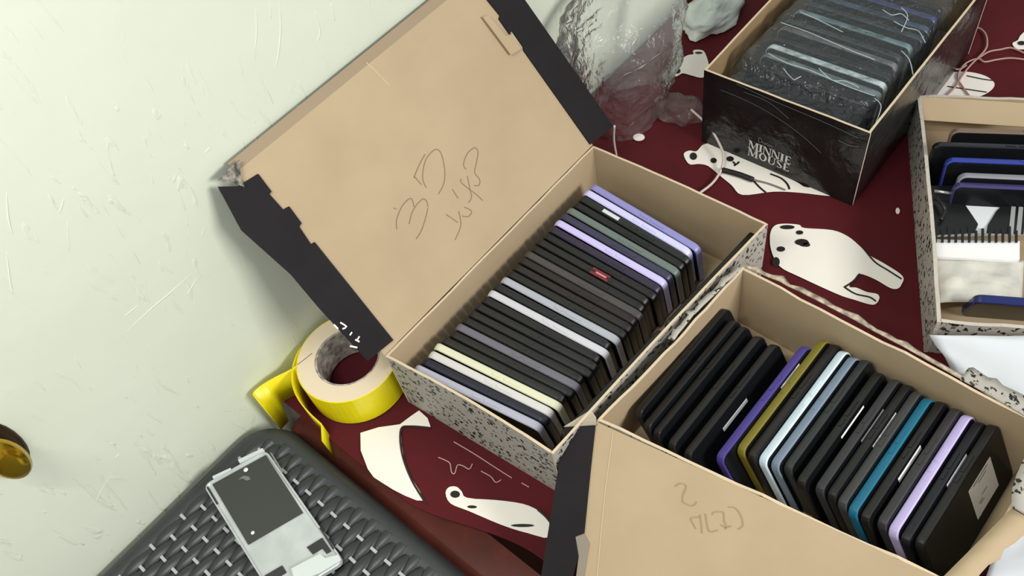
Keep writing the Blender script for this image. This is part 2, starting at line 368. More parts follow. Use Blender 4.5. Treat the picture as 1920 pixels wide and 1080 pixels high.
slab('lid_flap', on_lid([(1105, 271), (981, 96), (979, 88), (958, 58), (954, 65), (934, 36), (936, 30), (910, -2), (845, -88), (905, -110), (982, 0), (1148, 237)], 0.0022), NA, 0.0020, BLACKCARD, lid)
slab('tuck_tab', on_lid([(901, 33), (912, 30), (944, 68), (958, 66), (973, 92), (954, 104)], 0.0046), NA, 0.0018, KRAFT, lid)
slab('crushed_corner', on_lid([(406, 338), (424, 318), (446, 300), (448, 330), (456, 352), (428, 338)], 0.0048), NA, 0.002, mat('crushed_card', rgb(52, 50, 46), 0.5, bump=(180, 1.0, 0.004), vary=(160, rgb(170, 165, 150), 0.9)), lid)
tfd = (vA * 0.80 - NA * 0.25).normalized() * 0.011
slab('lid_front_flange', [lidq[3], lidq[2], lidq[2] + tfd, lidq[3] + tfd], NA, 0.0015, KRAFT_SHADED, lid)
strokes('handwriting', [[(744, 430), (743, 415), (748, 398), (757, 382), (769, 372), (774, 378), (776, 388)], [(767, 420), (772, 400), (781, 384), (793, 373), (800, 378), (802, 388)], [(802, 390), (798, 408), (790, 432), (780, 448)], [(738, 390), (743, 392)],
                        [(797, 289), (788, 305), (779, 325), (776, 334)], [(799, 352), (793, 338), (793, 320), (798, 300), (808, 286), (818, 280), (826, 286), (831, 302), (834, 322), (832, 344), (822, 364)], [(776, 330), (790, 346)],
                        [(853, 450), (861, 432), (864, 418), (860, 396)], [(836, 402), (848, 410), (858, 417)], [(866, 405), (878, 406), (884, 396), (870, 388)], [(848, 355), (859, 372)], [(878, 380), (884, 370), (881, 355), (876, 330)],
                        [(905, 376), (892, 364), (876, 352), (864, 341), (865, 335)], [(874, 318), (869, 308), (876, 288), (890, 277), (896, 286), (893, 305), (890, 324), (899, 336), (898, 347), (889, 348)]],
        0.0010, 0.0003, P0, NA, INK, lid)
strokes('crease', [[(686, 117), (700, 129), (714, 144), (730, 160)]], 0.0011, 0.0002, P0, NA, mat('card_crease', rgb(196, 177, 147), 0.8), lid)
strokes('printed_marks', [[(624, 608), (632, 616)], [(636, 604), (648, 612), (640, 616)], [(654, 628), (658, 622)], [(664, 636), (672, 640)], [(672, 630), (668, 636)], [(654, 648), (668, 651)]], 0.0017, 0.0026, P0, NA, WHITE, lid, 2)
# ---- phones
def rounded_rect(L, W, r, n=5):
    pts = []
    for cx, cz, a0 in ((L / 2 - r, W - r, 0), (-L / 2 + r, W - r, 90), (-L / 2 + r, r, 180), (L / 2 - r, r, 270)):
        for k in range(n + 1):
            a = math.radians(a0 + 90 * k / n); pts.append((cx + r * math.cos(a), cz + r * math.sin(a)))
    return pts
MESHES = {}
def phone_mesh(kind, L, W, t, r, m):
    key = (kind, L, W, t, r, m.name)
    if key in MESHES: return MESHES[key]
    vs, fs = [], []
    if kind == 'frame':
        rings = [(-t / 2, 0.0011), (-t / 2 + 0.0010, 0.0002), (-t * 0.1, 0.0), (t * 0.1, 0.0), (t / 2 - 0.0010, 0.0002), (t / 2, 0.0011)]
        for y, ins in rings:
            for x, z in rounded_rect(L - 2 * ins, W - 2 * ins, r - ins): vs.append((x, y, z + ins))
        n = len(vs) // len(rings)
        for k in range(len(rings) - 1):
            for i in range(n): fs.append((k * n + i, (k + 1) * n + i, (k + 1) * n + (i + 1) % n, k * n + (i + 1) % n))
        fs.append(tuple(range(n))); fs.append(tuple(range(len(rings) * n - 1, (len(rings) - 1) * n - 1, -1)))
    elif kind in ('screen', 'back_panel'):
        s = -1 if kind == 'screen' else 1; ins = 0.0019
        p = rounded_rect(L - 2 * ins, W - 2 * ins, r - ins); n = len(p)
        for y in (t / 2 - 0.0002, t / 2 + 0.0003):
            for x, z in p: vs.append((x, s * y, z + ins))
        fs = [tuple(range(n)), tuple(range(2 * n - 1, n - 1, -1))] + [(i, i + n, (i + 1) % n + n, (i + 1) % n) for i in range(n)]
        if s > 0: fs = [tuple(reversed(f)) for f in fs]
        fs = [tuple(reversed(f)) for f in fs] if s < 0 else [tuple(reversed(f)) for f in fs]
    elif kind == 'side_button':
        vs, fs = [], []
        for cx, hl in ((L * 0.14, 0.010), (L * 0.02, 0.005)):
            v, f = box_vf((cx, 0, W + 0.0001), X3 * hl, Y3 * t * 0.16, Z3 * 0.0006); b = len(vs); vs += [tuple(q) for q in v]; fs += [tuple(i + b for i in q) for q in f]
    elif kind == 'camera_bump':
        p = rounded_rect(0.026, 0.026, 0.006); n = len(p)
        for y in (t / 2 - 0.0003, t / 2 + 0.0011):
            for x, z in p: vs.append((x + L / 2 - 0.022, y, z + W - 0.034))
        fs = [tuple(range(2 * n - 1, n - 1, -1))] + [(i, i + n, (i + 1) % n + n, (i + 1) % n) for i in range(n)]
        fs = [tuple(reversed(f)) for f in fs]
    me = bpy.data.meshes.new(kind); me.from_pydata(vs, [], fs); me.materials.append(m)
    import bmesh
    bm = bmesh.new(); bm.from_mesh(me); bmesh.ops.recalc_face_normals(bm, faces=bm.faces); bm.to_mesh(me); bm.free()
    MESHES[key] = me; return me
FR = {}
def frame_mat(c, rough=0.3, metal=0.0):
    key = tuple(c) + (rough, metal)
    if key not in FR: FR[key] = mat('phone_frame_%d_%d_%d' % tuple(c) + ('m' if metal else ''), rgb(*c), rough, metal, spec=0.5)
    return FR[key]
def phone(top, ex, up, L, W, t, fcol, label, group, r=0.009, face=None, camera_bump=False, rough=0.3, buttons=True):
    """top: centre of the upper long edge; ex: unit vector along the phone; up: unit vector from lower to upper edge"""
    ey = up.cross(ex).normalized()
    o = thing('phone', (0, 0, 0), label, 'phone', group)
    base = top - up * W
    o.matrix_world = Matrix(((ex.x, ey.x, up.x, base.x), (ex.y, ey.y, up.y, base.y), (ex.z, ey.z, up.z, base.z), (0, 0, 0, 1)))
    if sum(fcol) < 135: fcol = tuple(int(v_ * 0.75) for v_ in fcol)
    fm = frame_mat(fcol, rough); face = face or GLASS
    for kind, m in (('frame', fm), ('screen', GLASS), ('back_panel', face)) + ((('side_button', fm),) if buttons else ()) + ((('camera_bump', GLASS),) if camera_bump else ()):
        link(bpy.data.objects.new(kind, phone_mesh(kind, L, W, t, r, m)), o)
    return o
ORD = ['first', 'second', 'third', 'fourth', 'fifth', 'sixth', 'seventh', 'eighth', 'ninth', 'tenth', 'eleventh', 'twelfth', 'thirteenth', 'fourteenth', 'fifteenth', 'sixteenth', 'seventeenth', 'eighteenth', 'nineteenth', 'twentieth', 'twenty-first', 'twenty-second', 'twenty-third', 'twenty-fourth', 'twenty-fifth', 'twenty-sixth', 'twenty-seventh', 'twenty-eighth', 'twenty-ninth', 'thirtieth']

# phones in the open-lid box, near end to far end: left end of the upper edge, frame colour
BLK, BLK2, NAVY, SIL, BRN = (30, 30, 32), (38, 36, 36), (32, 34, 58), (186, 188, 198), (44, 36, 36)
LAV, CREAM, GRY = (200, 192, 240), (214, 214, 186), (112, 114, 122)
rowA = [((770, 682), (172, 172, 190), 'silver'), ((785, 669), NAVY, 'dark navy'), ((796, 657), (206, 204, 200), 'pale silver'), ((810, 644), CREAM, 'cream-edged'), ((820, 634), BLK2, 'charcoal'), ((835, 622), BLK, 'black'),
        ((847, 610), (104, 102, 112), 'grey-edged'), ((856, 602), BLK, 'black'), ((867, 588), BLK2, 'charcoal'), ((880, 575), BLK2, 'charcoal'), ((892, 562), BLK, 'black'), ((906, 551), (200, 198, 206), 'silver-edged'),
        ((915, 540), (34, 38, 44), 'blue-black'), ((931, 525), (168, 172, 182), 'grey-silver'), ((941, 513), BLK2, 'charcoal'), ((951, 501), BRN, 'brown-black'), ((966, 489), BRN, 'brown-black'), ((976, 483), (70, 66, 66), 'dark grey'),
        ((982, 470), BLK, 'black'), ((994, 456), BLK2, 'charcoal'), ((1006, 444), BLK, 'black'), ((1021, 432), (44, 36, 58), 'purple-black'), ((1035, 416), LAV, 'lavender'), ((1048, 404), (54, 54, 78), 'slate blue'),
        ((1064, 394), (104, 116, 112), 'grey-green'), ((1070, 379), BLK, 'black'), ((1082, 367), (34, 42, 40), 'green-black'), ((1094, 357), (206, 204, 246), 'pale lavender'), ((1107, 347), (140, 138, 196), 'periwinkle')]
def lean_row(items, ztopW, lean_dir, ex, lean, t, floor_z, Ls, out):
    up = (Z3 * math.cos(lean) + lean_dir * math.sin(lean)).normalized()
    W = ztopW; zt = floor_z + W * math.cos(lean) + t / 2 * abs(math.sin(lean))
    return up, zt
leanA = math.radians(9); tA = 0.0084; WA = 0.075
dL = (A[3] - A[0]); dL.z = 0; dL.normalize(); dR = (A[2] - A[1]); dR.z = 0; dR.normalize()
ztA = 0.0028 + WA * math.cos(leanA) + tA / 2 * math.sin(leanA)
raw = [(at(u, v, ztA) - P0).dot(aA) for (u, v), c, n in rowA]
r0, r1 = 0.0155, 0.3280
ss = [0.2 * (r0 + (q - raw[0]) * (r1 - r0) / (raw[-1] - raw[0])) + 0.8 * (r0 + (r1 - r0) * k_ / (len(raw) - 1)) for k_, q in enumerate(raw)]
for i in range(1, len(ss)): ss[i] = max(ss[i], ss[i - 1] + 0.0107)
rnd = random.Random(3)
print('A row', [round(s, 4) for s in ss], L_A)
phA = []
for i, ((uv, c, cn), s) in enumerate(zip(rowA, ss)):
    sR = 0.0400 + (s - 0.0155) * (0.3150 - 0.0400) / (0.3280 - 0.0155)      # right end of the same phone: the row fans a little
    exA = (aA * (sR - s) - nA * 0.162).normalized(); pA = Vector((-exA.y, exA.x, 0)); upA = (Z3 * math.cos(leanA) - pA * math.sin(leanA)).normalized()
    d = 0.020 + rnd.uniform(-0.0015, 0.0015)
    L = 0.160 + rnd.uniform(-0.003, 0.003)
    top = P0 + aA * s - nA * d + exA * (L / 2); top.z = ztA
    lb = ('%s phone nearest the near end of the row in the open-lid box' % cn) if i == 0 else ('%s phone at the far end of the row in the open-lid box' % cn) if i == len(rowA) - 1 else '%s phone, %s from the near end of the row in the open-lid box' % (cn, ORD[i])
    bright = sum(c) > 400
    p = phone(top, exA, upA, L, WA, tA, c, lb, 'phones in the open-lid box', rough=0.28 if bright else 0.34, face=GLASS_WARM if i % 3 else GLASS)
    phA.append((p, top, exA))
def top_mark(i, u, v, hl, hw, name, m):
    p, top, ex = phA[i]; x = (at(u, v, ztA) - top).dot(ex); vs_, fs_q = box_vf((x, 0, WA + 0.0002), X3 * hl, Y3 * hw, Z3 * 0.0004); return mesh(name, vs_, fs_q, m, p, local=True)
top_mark(26, 1140, 408, 0.012, 0.0022, 'white_sticker_or_glint', PAPER)  # white patch painting a glint on this phone's upper edge
rs = top_mark(19, 1128, 512, 0.012, 0.0040, 'red_sticker', mat('dark_red_sticker', rgb(116, 30, 40), 0.5))
p_, t_, e_x = phA[19]; xx = (at(1130, 513, ztA) - t_).dot(e_x); vq, fq = box_vf((xx, 0, WA + 0.0007), X3 * 0.007, Y3 * 0.0010, Z3 * 0.0002); mesh('printed_mark', vq, fq, mat('pink_print', rgb(200, 130, 140), 0.6), rs, local=True)
# two black phones added lengthwise to darken the gap along the front wall
fdir = (A[2] - A[3]); fdir.z = 0; flen = fdir.length; fdir.normalize(); fin = insA[2]
for k, (a_, nm) in enumerate(((0.024 + 0.082, 'near'), (0.024 + 0.082 + 0.168, 'far'))):
    tp = A[3] + fdir * a_ + fin * 0.0135; tp.z = 0.0028 + 0.075
    phone(tp, fdir, Z3.copy(), 0.162, 0.075, 0.0100, (24, 24, 26), 'added black phone darkening the gap along the front wall of the open-lid box, %s half' % nm, 'phones in the open-lid box', rough=0.4)
# ---- box in the foreground
HB = 0.10
B = [at(1118, 788, HB), at(1392, 500, HB), at(1936, 792, HB), at(1760, 1085, HB)]
_e = (B[3] - B[0]).normalized() * 0.016; B[2] = B[2] + _e; B[3] = B[3] + _e
boxB, insB = carton('shoe_box', B, HB, 'speckled shoe box in the foreground with its lid folded down towards the stool', [SPECK, KRAFT, KRAFT_EDGE], bows=(0.002, 0.0, -0.004, 0.0), rough=0.004)
hB = (B[3] - B[0]).normalized(); oB = Vector((hB.y, -hB.x, 0))
if oB.dot(sum(B, Vector()) / 4 - B[0]) > 0: oB = -oB
LBB = math.radians(29.5); vB = oB * math.cos(LBB) - Z3 * math.sin(LBB); NB = hB.cross(vB).normalized()
if NB.z < 0: NB = -NB
PB = B[0] + Z3 * 0.002
def on_lidB(pts, k=0.0): return [onp(u, v, PB, NB) + NB * k for u, v in pts]
def lidB_far(u, v, w): # point w metres out from the hinge along the line through a pixel pair
    return None
e0, e1 = on_lidB([(1116, 790), (1083, 1060)])
ld = (e1 - e0).normalized(); wl = 0.235
far0 = e0 + ld * wl; hlen = (B[3] - B[0]).length
far1 = B[3] + vB * wl * 0.99 + Z3 * 0.002
lidB = slab('lid', [e0, B[3] + Z3 * 0.002, far1, far0], NB, 0.0025, [KRAFT, BLACKCARD, KRAFT_EDGE], boxB)
fl_ = on_lidB([(1060, 801), (1117, 798), (1108, 880), (1096, 1000), (1080, 1006), (1086, 1042), (1074, 1085), (1015, 1085)], 0.002)
slab('lid_flap', fl_, NB, 0.002, BLACKCARD, lidB)
slab('lid_flap_edge', on_lidB([(1096, 1000), (1106, 1018), (1094, 1090), (1080, 1090), (1086, 1042), (1080, 1006)], 0.0015), NB, 0.0015, mat('grey_card_tab', rgb(138, 128, 114), 0.8), lidB)
strokes('crease', [[(1150, 810), (1134, 930), (1120, 1080)]], 0.0012, 0.0003, PB, NB, mat('card_crease_b', rgb(190, 172, 140), 0.7), lidB)
def cr(pts): return [(1240 + x * 0.1296, 880 + y * 0.1296) for x, y in pts]
strokes('handwriting', [cr([(200, 245), (270, 205), (350, 225), (355, 275), (315, 370), (305, 470)]), cr([(305, 470), (400, 520), (470, 520), (515, 465)]),
                        cr([(590, 930), (580, 800), (560, 655)]), cr([(500, 860), (430, 730), (450, 700), (570, 690)]), cr([(640, 640), (660, 780), (700, 900), (820, 880)]),
                        cr([(740, 660), (760, 620), (880, 615), (905, 650), (910, 750), (935, 800), (930, 870)]), cr([(860, 800), (930, 840), (1010, 820)]),
                        cr([(970, 545), (1060, 555), (1130, 630), (1175, 740), (1175, 820), (1110, 870)])], 0.0011, 0.0004, PB, NB, INK_LIGHT, lidB)
# grey torn fold between the lid and the left wall
slab('torn_gusset', [onp(1057, 800, PB + NB * 0.004, NB), onp(1118, 796, PB + NB * 0.004, NB), at(1118, 783, HB), at(1108, 768, HB)], Z3, 0.0012, mat('torn_grey_card', rgb(176, 166, 148), 0.8), boxB)
# raised torn rim of the far wall: layers of paper peeled over the edge
def rim_strip(name, pix, z, out, w, droop, m, parent, wob=0.002):
    P = [at(u, v, z) for u, v in pix]; P = spline(P, 5); vs, fs = [], []
    for i, p in enumerate(P):
        k = noise.noise(Vector((i * 0.9, z * 50, w * 90))) * wob
        for f in (0.0, 0.5, 1.0): vs.append(p + out * (w + k * 2) * f + Z3 * (k * 0.6 - droop * f * f + 0.001))
    for i in range(len(P) - 1):
        for f in range(2): a = i * 3 + f; fs.append((a, a + 3, a + 4, a + 1))
    o = mesh(name, vs, fs, m, parent, True); s = o.modifiers.new('thickness', 'SOLIDIFY'); s.thickness = 0.0012; return o
outF = -insB[1]
rim_strip('torn_rim_fold', [(1392, 500), (1460, 528), (1560, 578), (1660, 632), (1740, 676), (1820, 722), (1934, 788)], HB, outF, 0.007, 0.002, mat('torn_cream_paper', rgb(206, 190, 166), 0.85, vary=(120, rgb(60, 48, 40), 0.8)), boxB)
rim_strip('printed_rim_fold', [(1800, 712), (1850, 738), (1930, 786)], HB + 0.001, outF, 0.020, 0.004, SPECK, boxB)
rim_strip('printed_rim_fold', [(1262, 640), (1300, 592), (1345, 548), (1390, 503)], HB, -insB[0], 0.007, 0.002, SPECK, boxB)
rim_strip('end_wall_flap', [(1762, 1088), (1828, 1022), (1895, 955)], HB, -insB[2], 0.018, 0.0, KRAFT, boxB)
rim_strip('printed_rim_fold', [(1895, 950), (1900, 905), (1928, 840)], HB + 0.001, -insB[2], 0.018, 0.001, SPECK, boxB)

rowB = [((1177, 769), (1360, 569), (30, 30, 32), 'black'), ((1196, 795), (1389, 600), (34, 34, 36), 'black'), ((1215, 810), (1405, 610), (30, 30, 32), 'black'), ((1245, 830), (1432, 629), (38, 36, 38), 'charcoal'), ((1270, 850), (1466, 643), (32, 30, 34), 'black'),
        ((1345, 861), (1511, 643), (72, 58, 138), 'purple'), ((1385, 846), (1540, 628), (122, 112, 36), 'olive-gold edged'), ((1402, 858), (1563, 636), (40, 30, 30), 'brown-black'), ((1418, 861), (1573, 646), (206, 224, 236), 'pale blue-white'), ((1441, 869), (1594, 659), (120, 136, 156), 'blue-grey'),
        ((1472, 879), (1622, 667), (44, 48, 48), 'grey-black'), ((1495, 905), (1651, 693), (28, 30, 30), 'black'), ((1533, 920), (1680, 704), (50, 50, 54), 'charcoal'), ((1557, 933), (1700, 713), (30, 30, 32), 'black'), ((1577, 947), (1713, 724), (60, 60, 60), 'bagged grey'),
        ((1603, 963), (1729, 737), (18, 104, 134), 'teal'), ((1623, 977), (1760, 743), (34, 28, 32), 'black'), ((1657, 980), (1787, 763), (52, 50, 54), 'dark grey'), ((1665, 990), (1803, 770), (196, 182, 232), 'lavender'), ((1693, 1007), (1827, 785), (26, 24, 40), 'blue-black'), ((1727, 1003), (1850, 802), (36, 35, 38), 'black')]
leanB = math.radians(27); tB = 0.0088; WB = 0.076
sB = hB.copy(); exB = -oB                          # row axis away from the open-lid box; phone axis from near wall to far wall
upB = (Z3 * math.cos(leanB) - sB * math.sin(leanB)).normalized()
ztB = 0.0028 + WB * math.cos(leanB) + tB / 2 * math.sin(leanB)
mids = []
for a_, b_, c, n in rowB:
    pa, pb = at(*a_, ztB), at(*b_, ztB); mids.append((pa, pb))
sv = [((pa + pb) / 2 - B[0]).dot(sB) for pa, pb in mids]; dv = [((pa + pb) / 2 - B[0]).dot(exB) for pa, pb in mids]
axs = sum(((pb - pa).normalized() for pa, pb in mids), Vector()).normalized(); exB = Vector((axs.x, axs.y, 0)).normalized(); sB2 = Vector((exB.y, -exB.x, 0))
if sB2.dot(sB) < 0: sB2 = -sB2
upB = (Z3 * math.cos(leanB) - sB2 * math.sin(leanB)).normalized()
print('B row', [round(s, 4) for s in sv], [round(d, 3) for d in dv], 'len', [round((pb - pa).length, 3) for pa, pb in mids], hlen, (B[1] - B[0]).length)
minB = (tB + 0.0009) / math.cos(leanB)
sv2 = [((pa + pb) / 2 - B[0]).dot(sB2) for pa, pb in mids]
for i in range(1, len(sv2)): sv2[i] = max(sv2[i], sv2[i - 1] + minB)
stickers = {}; STICK = mat('white_sticker_paper', rgb(240, 240, 240), 0.6)
sv2[0] += 0.005
for i, ((a_, b_, c, cn), s) in enumerate(zip(rowB, sv2)):
    pa, pb = mids[i]; cmid = (pa + pb) / 2
    d = (cmid - B[0]).dot(exB)
    top = B[0] + sB2 * s + exB * d; top.z = ztB
    L = min(0.160, max(0.148, (pb - pa).length))
    lb = '%s phone against the left wall of the foreground box' % cn if i == 0 else '%s phone at the right end of the foreground box, bearing a white printed label' % cn if i == len(rowB) - 1 else '%s phone, %s from the left in the foreground box' % (cn, ORD[i])
    p = phone(top, exB, upB, L, WB, tB, c, lb, 'phones in the foreground box', face=mat('purple_phone_back', rgb(66, 50, 128), 0.35) if i == 5 else GLASS, camera_bump=False, rough=0.26 if sum(c) > 330 else 0.36)
    stickers[i] = (p, L)
for i in (0, 19, 20):
    p, L = stickers[i]; w0, w1, inn = (B[0], B[1], insB[0]) if i == 0 else (B[2], B[3], insB[2])
    print('B clearance', i, [round((p.matrix_world @ Vector((x, y, z)) - w0).dot(inn), 4) for x in (-L / 2, L / 2) for y in (-tB / 2, tB / 2) for z in (0, WB)])
# white stickers on phone faces (local: x along phone, z up, y towards the facing side)
fs_ = 1 if (upB.cross(exB)).dot(sB2) > 0 else -1
def sticker(i, x0, x1, z0, z1, name='sticker', m=None, skew=0.0):
    p, L = stickers[i]; y = fs_ * (tB / 2 + 0.00045); y2 = fs_ * (tB / 2 + 0.0002)
    vs = [(x0, y, z0), (x1, y, z0), (x1 + skew, y, z1), (x0 + skew, y, z1), (x0, y2, z0), (x1, y2, z0), (x1 + skew, y2, z1), (x0 + skew, y2, z1)]
    fsq = [(0, 1, 2, 3), (7, 6, 5, 4), (0, 4, 5, 1), (1, 5, 6, 2), (2, 6, 7, 3), (3, 7, 4, 0)]
    if fs_ > 0: fsq = [tuple(reversed(f)) for f in fsq]
    return mesh(name, vs, fsq, m or STICK, p, local=True)
for i, x0, x1, z0, z1 in ((4, -0.030, 0.012, 0.058, 0.0625), (5, 0.022, 0.056, 0.066, 0.0715), (11, -0.010, 0.032, 0.068, 0.0705), (12, -0.006, 0.036, 0.068, 0.0705), (13, -0.006, 0.038, 0.0665, 0.0715), (16, -0.022, 0.020, 0.066, 0.0715), (19, -0.004, 0.034, 0.066, 0.0725)):
    sticker(i, x0, x1, z0, z1, 'white_sticker_or_glint')
lblp = sticker(20, 0.004, 0.047, 0.016, 0.058, 'white_printed_label')
for z_, x0, x1 in ((0.055, 0.012, 0.040), (0.051, 0.020, 0.036), (0.034, 0.020, 0.030), (0.030, 0.012, 0.020), (0.027, 0.014, 0.022)):
    p = stickers[20][0]; y = fs_ * (tB / 2 + 0.0006)
    q = [(x0, y, z_), (x1, y, z_), (x1, y, z_ + 0.0012), (x0, y, z_ + 0.0012)]
    mesh('printed_text_line', q, [(0, 1, 2, 3) if fs_ < 0 else (3, 2, 1, 0)], mat('grey_print', rgb(120, 120, 122), 0.7), lblp, local=True)

# ---- black shrink-wrapped box
HC = 0.122
C = [at(1632, 250, HC), at(1320, 131, HC)]
dC = (C[1] - C[0]).normalized(); bC = Vector((dC.y, -dC.x, 0))
if bC.dot(C[0] - CAM) < 0: bC = -bC
C += [C[1] + bC * 0.33 + dC * 0.004, C[0] + bC * 0.33]
boxC, insC = carton('shoe_box', C, HC, 'black shoe box with white lettering, filled with phones under clear film', [BLACKGLOSS, mat('brown_kraft_inside', rgb(158, 132, 96), 0.75, vary=(10, rgb(120, 96, 66), 0.7)), KRAFT_EDGE], rough=0.0008)
# lettering on the front wall
def letter_polys(ch):
    V = lambda x, w: [(x, 0), (x + w, 0), (x + w, 1), (x, 1)]
    sf = lambda x, w, y: [(x - 0.07, y - 0.035), (x + w + 0.07, y - 0.035), (x + w + 0.07, y + 0.035), (x - 0.07, y + 0.035)]
    D = lambda x0, x1, w: [(x0, 1), (x0 + w, 1), (x1 + w, 0), (x1, 0)]
    U = lambda x0, x1, w: [(x0, 0), (x0 + w, 0), (x1 + w, 1), (x1, 1)]
    def arc(cx, cy, rx, ry, a0, a1, w):
        o, i_ = [], []
        for k in range(13):
            a = math.radians(a0 + (a1 - a0) * k / 12); o.append((cx + rx * math.cos(a), cy + ry * math.sin(a))); i_.append((cx + (rx - w) * math.cos(a), cy + (ry - w * 0.45) * math.sin(a)))
        return [[o[k], o[k + 1], i_[k + 1], i_[k]] for k in range(12)]
    if ch == 'M': return [V(0.06, 0.07), D(0.08, 0.42, 0.2), U(0.46, 0.8, 0.07), V(0.8, 0.2), sf(0.06, 0.07, 0), sf(0.8, 0.2, 0), sf(0.0, 0.15, 0.97), sf(0.82, 0.2, 0.97)], 1.1
    if ch == 'I': return [V(0.1, 0.22), sf(0.1, 0.22, 0.03), sf(0.1, 0.22, 0.97)], 0.48
    if ch == 'N': return [V(0.06, 0.07), D(0.06, 0.6, 0.2), V(0.72, 0.07), sf(0.06, 0.07, 0.03), sf(0.0, 0.1, 0.97), sf(0.7, 0.1, 0.97)], 0.92
    if ch == 'E': return [V(0.08, 0.2), [(0.08, 0), (0.62, 0), (0.62, 0.09), (0.08, 0.09)], [(0.08, 0.91), (0.6, 0.91), (0.6, 1), (0.08, 1)], [(0.2, 0.47), (0.5, 0.47), (0.5, 0.55), (0.2, 0.55)], [(0.56, 0), (0.64, 0), (0.66, 0.24), (0.61, 0.24)], [(0.55, 0.78), (0.6, 0.78), (0.62, 1), (0.56, 1)]], 0.74
    if ch == 'O': return arc(0.45, 0.5, 0.42, 0.52, 0, 360, 0.2), 0.94
    if ch == 'U': return [[(0.06, 0.3), (0.26, 0.3), (0.26, 1), (0.06, 1)], [(0.68, 0.3), (0.75, 0.3), (0.75, 1), (0.68, 1)], sf(0.06, 0.2, 0.97), sf(0.68, 0.08, 0.97)] + arc(0.405, 0.32, 0.345, 0.34, 180, 360, 0.14), 0.86
    if ch == 'S': return arc(0.33, 0.74, 0.27, 0.27, 30, 230, 0.12) + [[(0.1, 0.62), (0.24, 0.76), (0.62, 0.40), (0.46, 0.26)]] + arc(0.35, 0.27, 0.29, 0.28, -150, 50, 0.13), 0.7
def lettering(name, text, P, xd, yd, nrm, size, sp, m, parent):
    x = 0; vs, fs = [], []
    for ch in text:
        polys, adv = letter_polys(ch)
        for p in polys:
            b = len(vs); vs += [P + xd * ((x + a) * size) + yd * (c * size * VS) + nrm * 0.0009 for a, c in p]; fs.append(tuple(range(b, b + len(p))))
        x += adv * sp
    f0 = fs[0]
    if (vs[f0[1]] - vs[f0[0]]).cross(vs[f0[2]] - vs[f0[1]]).dot(nrm) < 0: fs = [tuple(reversed(f)) for f in fs]
    return mesh(name, vs, fs, m, parent)
nC = -bC                                             # outward from the front wall
front_n = -insC[0]
FP = Vector((C[0].x, C[0].y, 0)); xC = -dC
t1 = onp(1406, 281, FP, front_n); t2 = onp(1403, 288, FP, front_n)
l1a, l1b = onp(1404, 282, FP, front_n), onp(1484, 312, FP, front_n)
LET = mat('white_lettering', rgb(226, 226, 222), 0.5)
wid = (l1b - l1a).dot(xC); sz = wid / 4.55
P1 = onp(1404, 275, FP, front_n); P2 = onp(1403, 289, FP, front_n); VS = (P1.z - P2.z) * 0.95 / sz; lettering('lettering', 'MINNIE', P1, xC, Z3, front_n, sz, 0.98, LET, boxC)
lettering('lettering', 'MOUSE', P2, xC, Z3, front_n, sz, 1.04, LET, boxC)
yb = P1 + Z3 * (sz * VS + 0.0012) + front_n * 0.0009 + xC * (wid * 0.22)
ds = [[(0, 0.2), (0.0, 0.9), (0.35, 0.85), (0.45, 0.4), (0.0, 0.15)], [(0.6, 0.15), (0.62, 0.55)], [(0.98, 0.5), (0.8, 0.45), (0.95, 0.25), (0.78, 0.15)], [(1.1, 0.15), (1.12, 0.5), (1.3, 0.5), (1.32, 0.15)], [(1.46, 0.32), (1.66, 0.36), (1.56, 0.5), (1.46, 0.3), (1.68, 0.16)], [(1.8, 0.5), (1.9, 0.2), (2.05, 0.52), (1.85, -0.15), (2.5, 0.25)]]
vs, fs = [], []
for ln in ds:
    pts = spline([yb + xC * (x * sz * 0.75) + Z3 * (y * sz * 0.8) for x, y in ln], 4); b = len(vs)
    for i, p in enumerate(pts):
        t = (pts[min(i + 1, len(pts) - 1)] - pts[max(i - 1, 0)]).normalized(); s = front_n.cross(t) * 0.0004; vs += [p - s, p + s]
    for i in range(len(pts) - 1): fs.append((b + 2 * i, b + 2 * i + 2, b + 2 * i + 3, b + 2 * i + 1))
mesh('script_lettering', vs, fs, mat('grey_lettering', rgb(120, 122, 120), 0.6), boxC)
rowC = [((1402, 113), BLK, 'black'), ((1429, 97), (120, 136, 136), 'grey-green'), ((1439, 81), (214, 230, 234), 'pale silver'), ((1450, 67), BLK, 'black'), ((1461, 47), (128, 122, 126), 'grey'), ((1470, 33), (60, 64, 68), 'charcoal'),
        ((1490, 16), (120, 146, 152), 'blue-grey'), ((1512, 2), (50, 58, 68), 'slate'), ((1524, -14), (60, 84, 112), 'dark blue'), ((1538, -32), (64, 70, 128), 'indigo'), ((1550, -50), BLK, 'black')]
leanC = math.radians(8); tC = 0.0095; WC = 0.080
upC = (Z3 * math.cos(leanC) + bC * math.sin(leanC)).normalized(); zC0 = 0.030; ztC = zC0 + WC * math.cos(leanC) + tC / 2 * math.sin(leanC)
CO = Vector((C[1].x, C[1].y, 0))
sC = [(at(u, v, ztC) - CO).dot(bC) for (u, v), c, n in rowC]
for i in range(1, len(sC)): sC[i] = max(sC[i], sC[i - 1] + (tC + 0.001) / math.cos(leanC))
print('C row', [round(s, 4) for s in sC], [round((at(u, v, ztC) - CO).dot(xC), 3) for (u, v), c, n in rowC], 'width', (C[1] - C[0]).length)
boxm_c = None
slab('foam_pad', [Vector((p.x, p.y, 0)) + (sum(C, Vector()) / 4 - p).normalized() * 0.012 + Z3 * 0.0295 for p in C], Z3, 0.0265, mat('grey_foam_pad', rgb(90, 88, 84), 0.9), boxC)
wC = (C[1] - C[0]).length
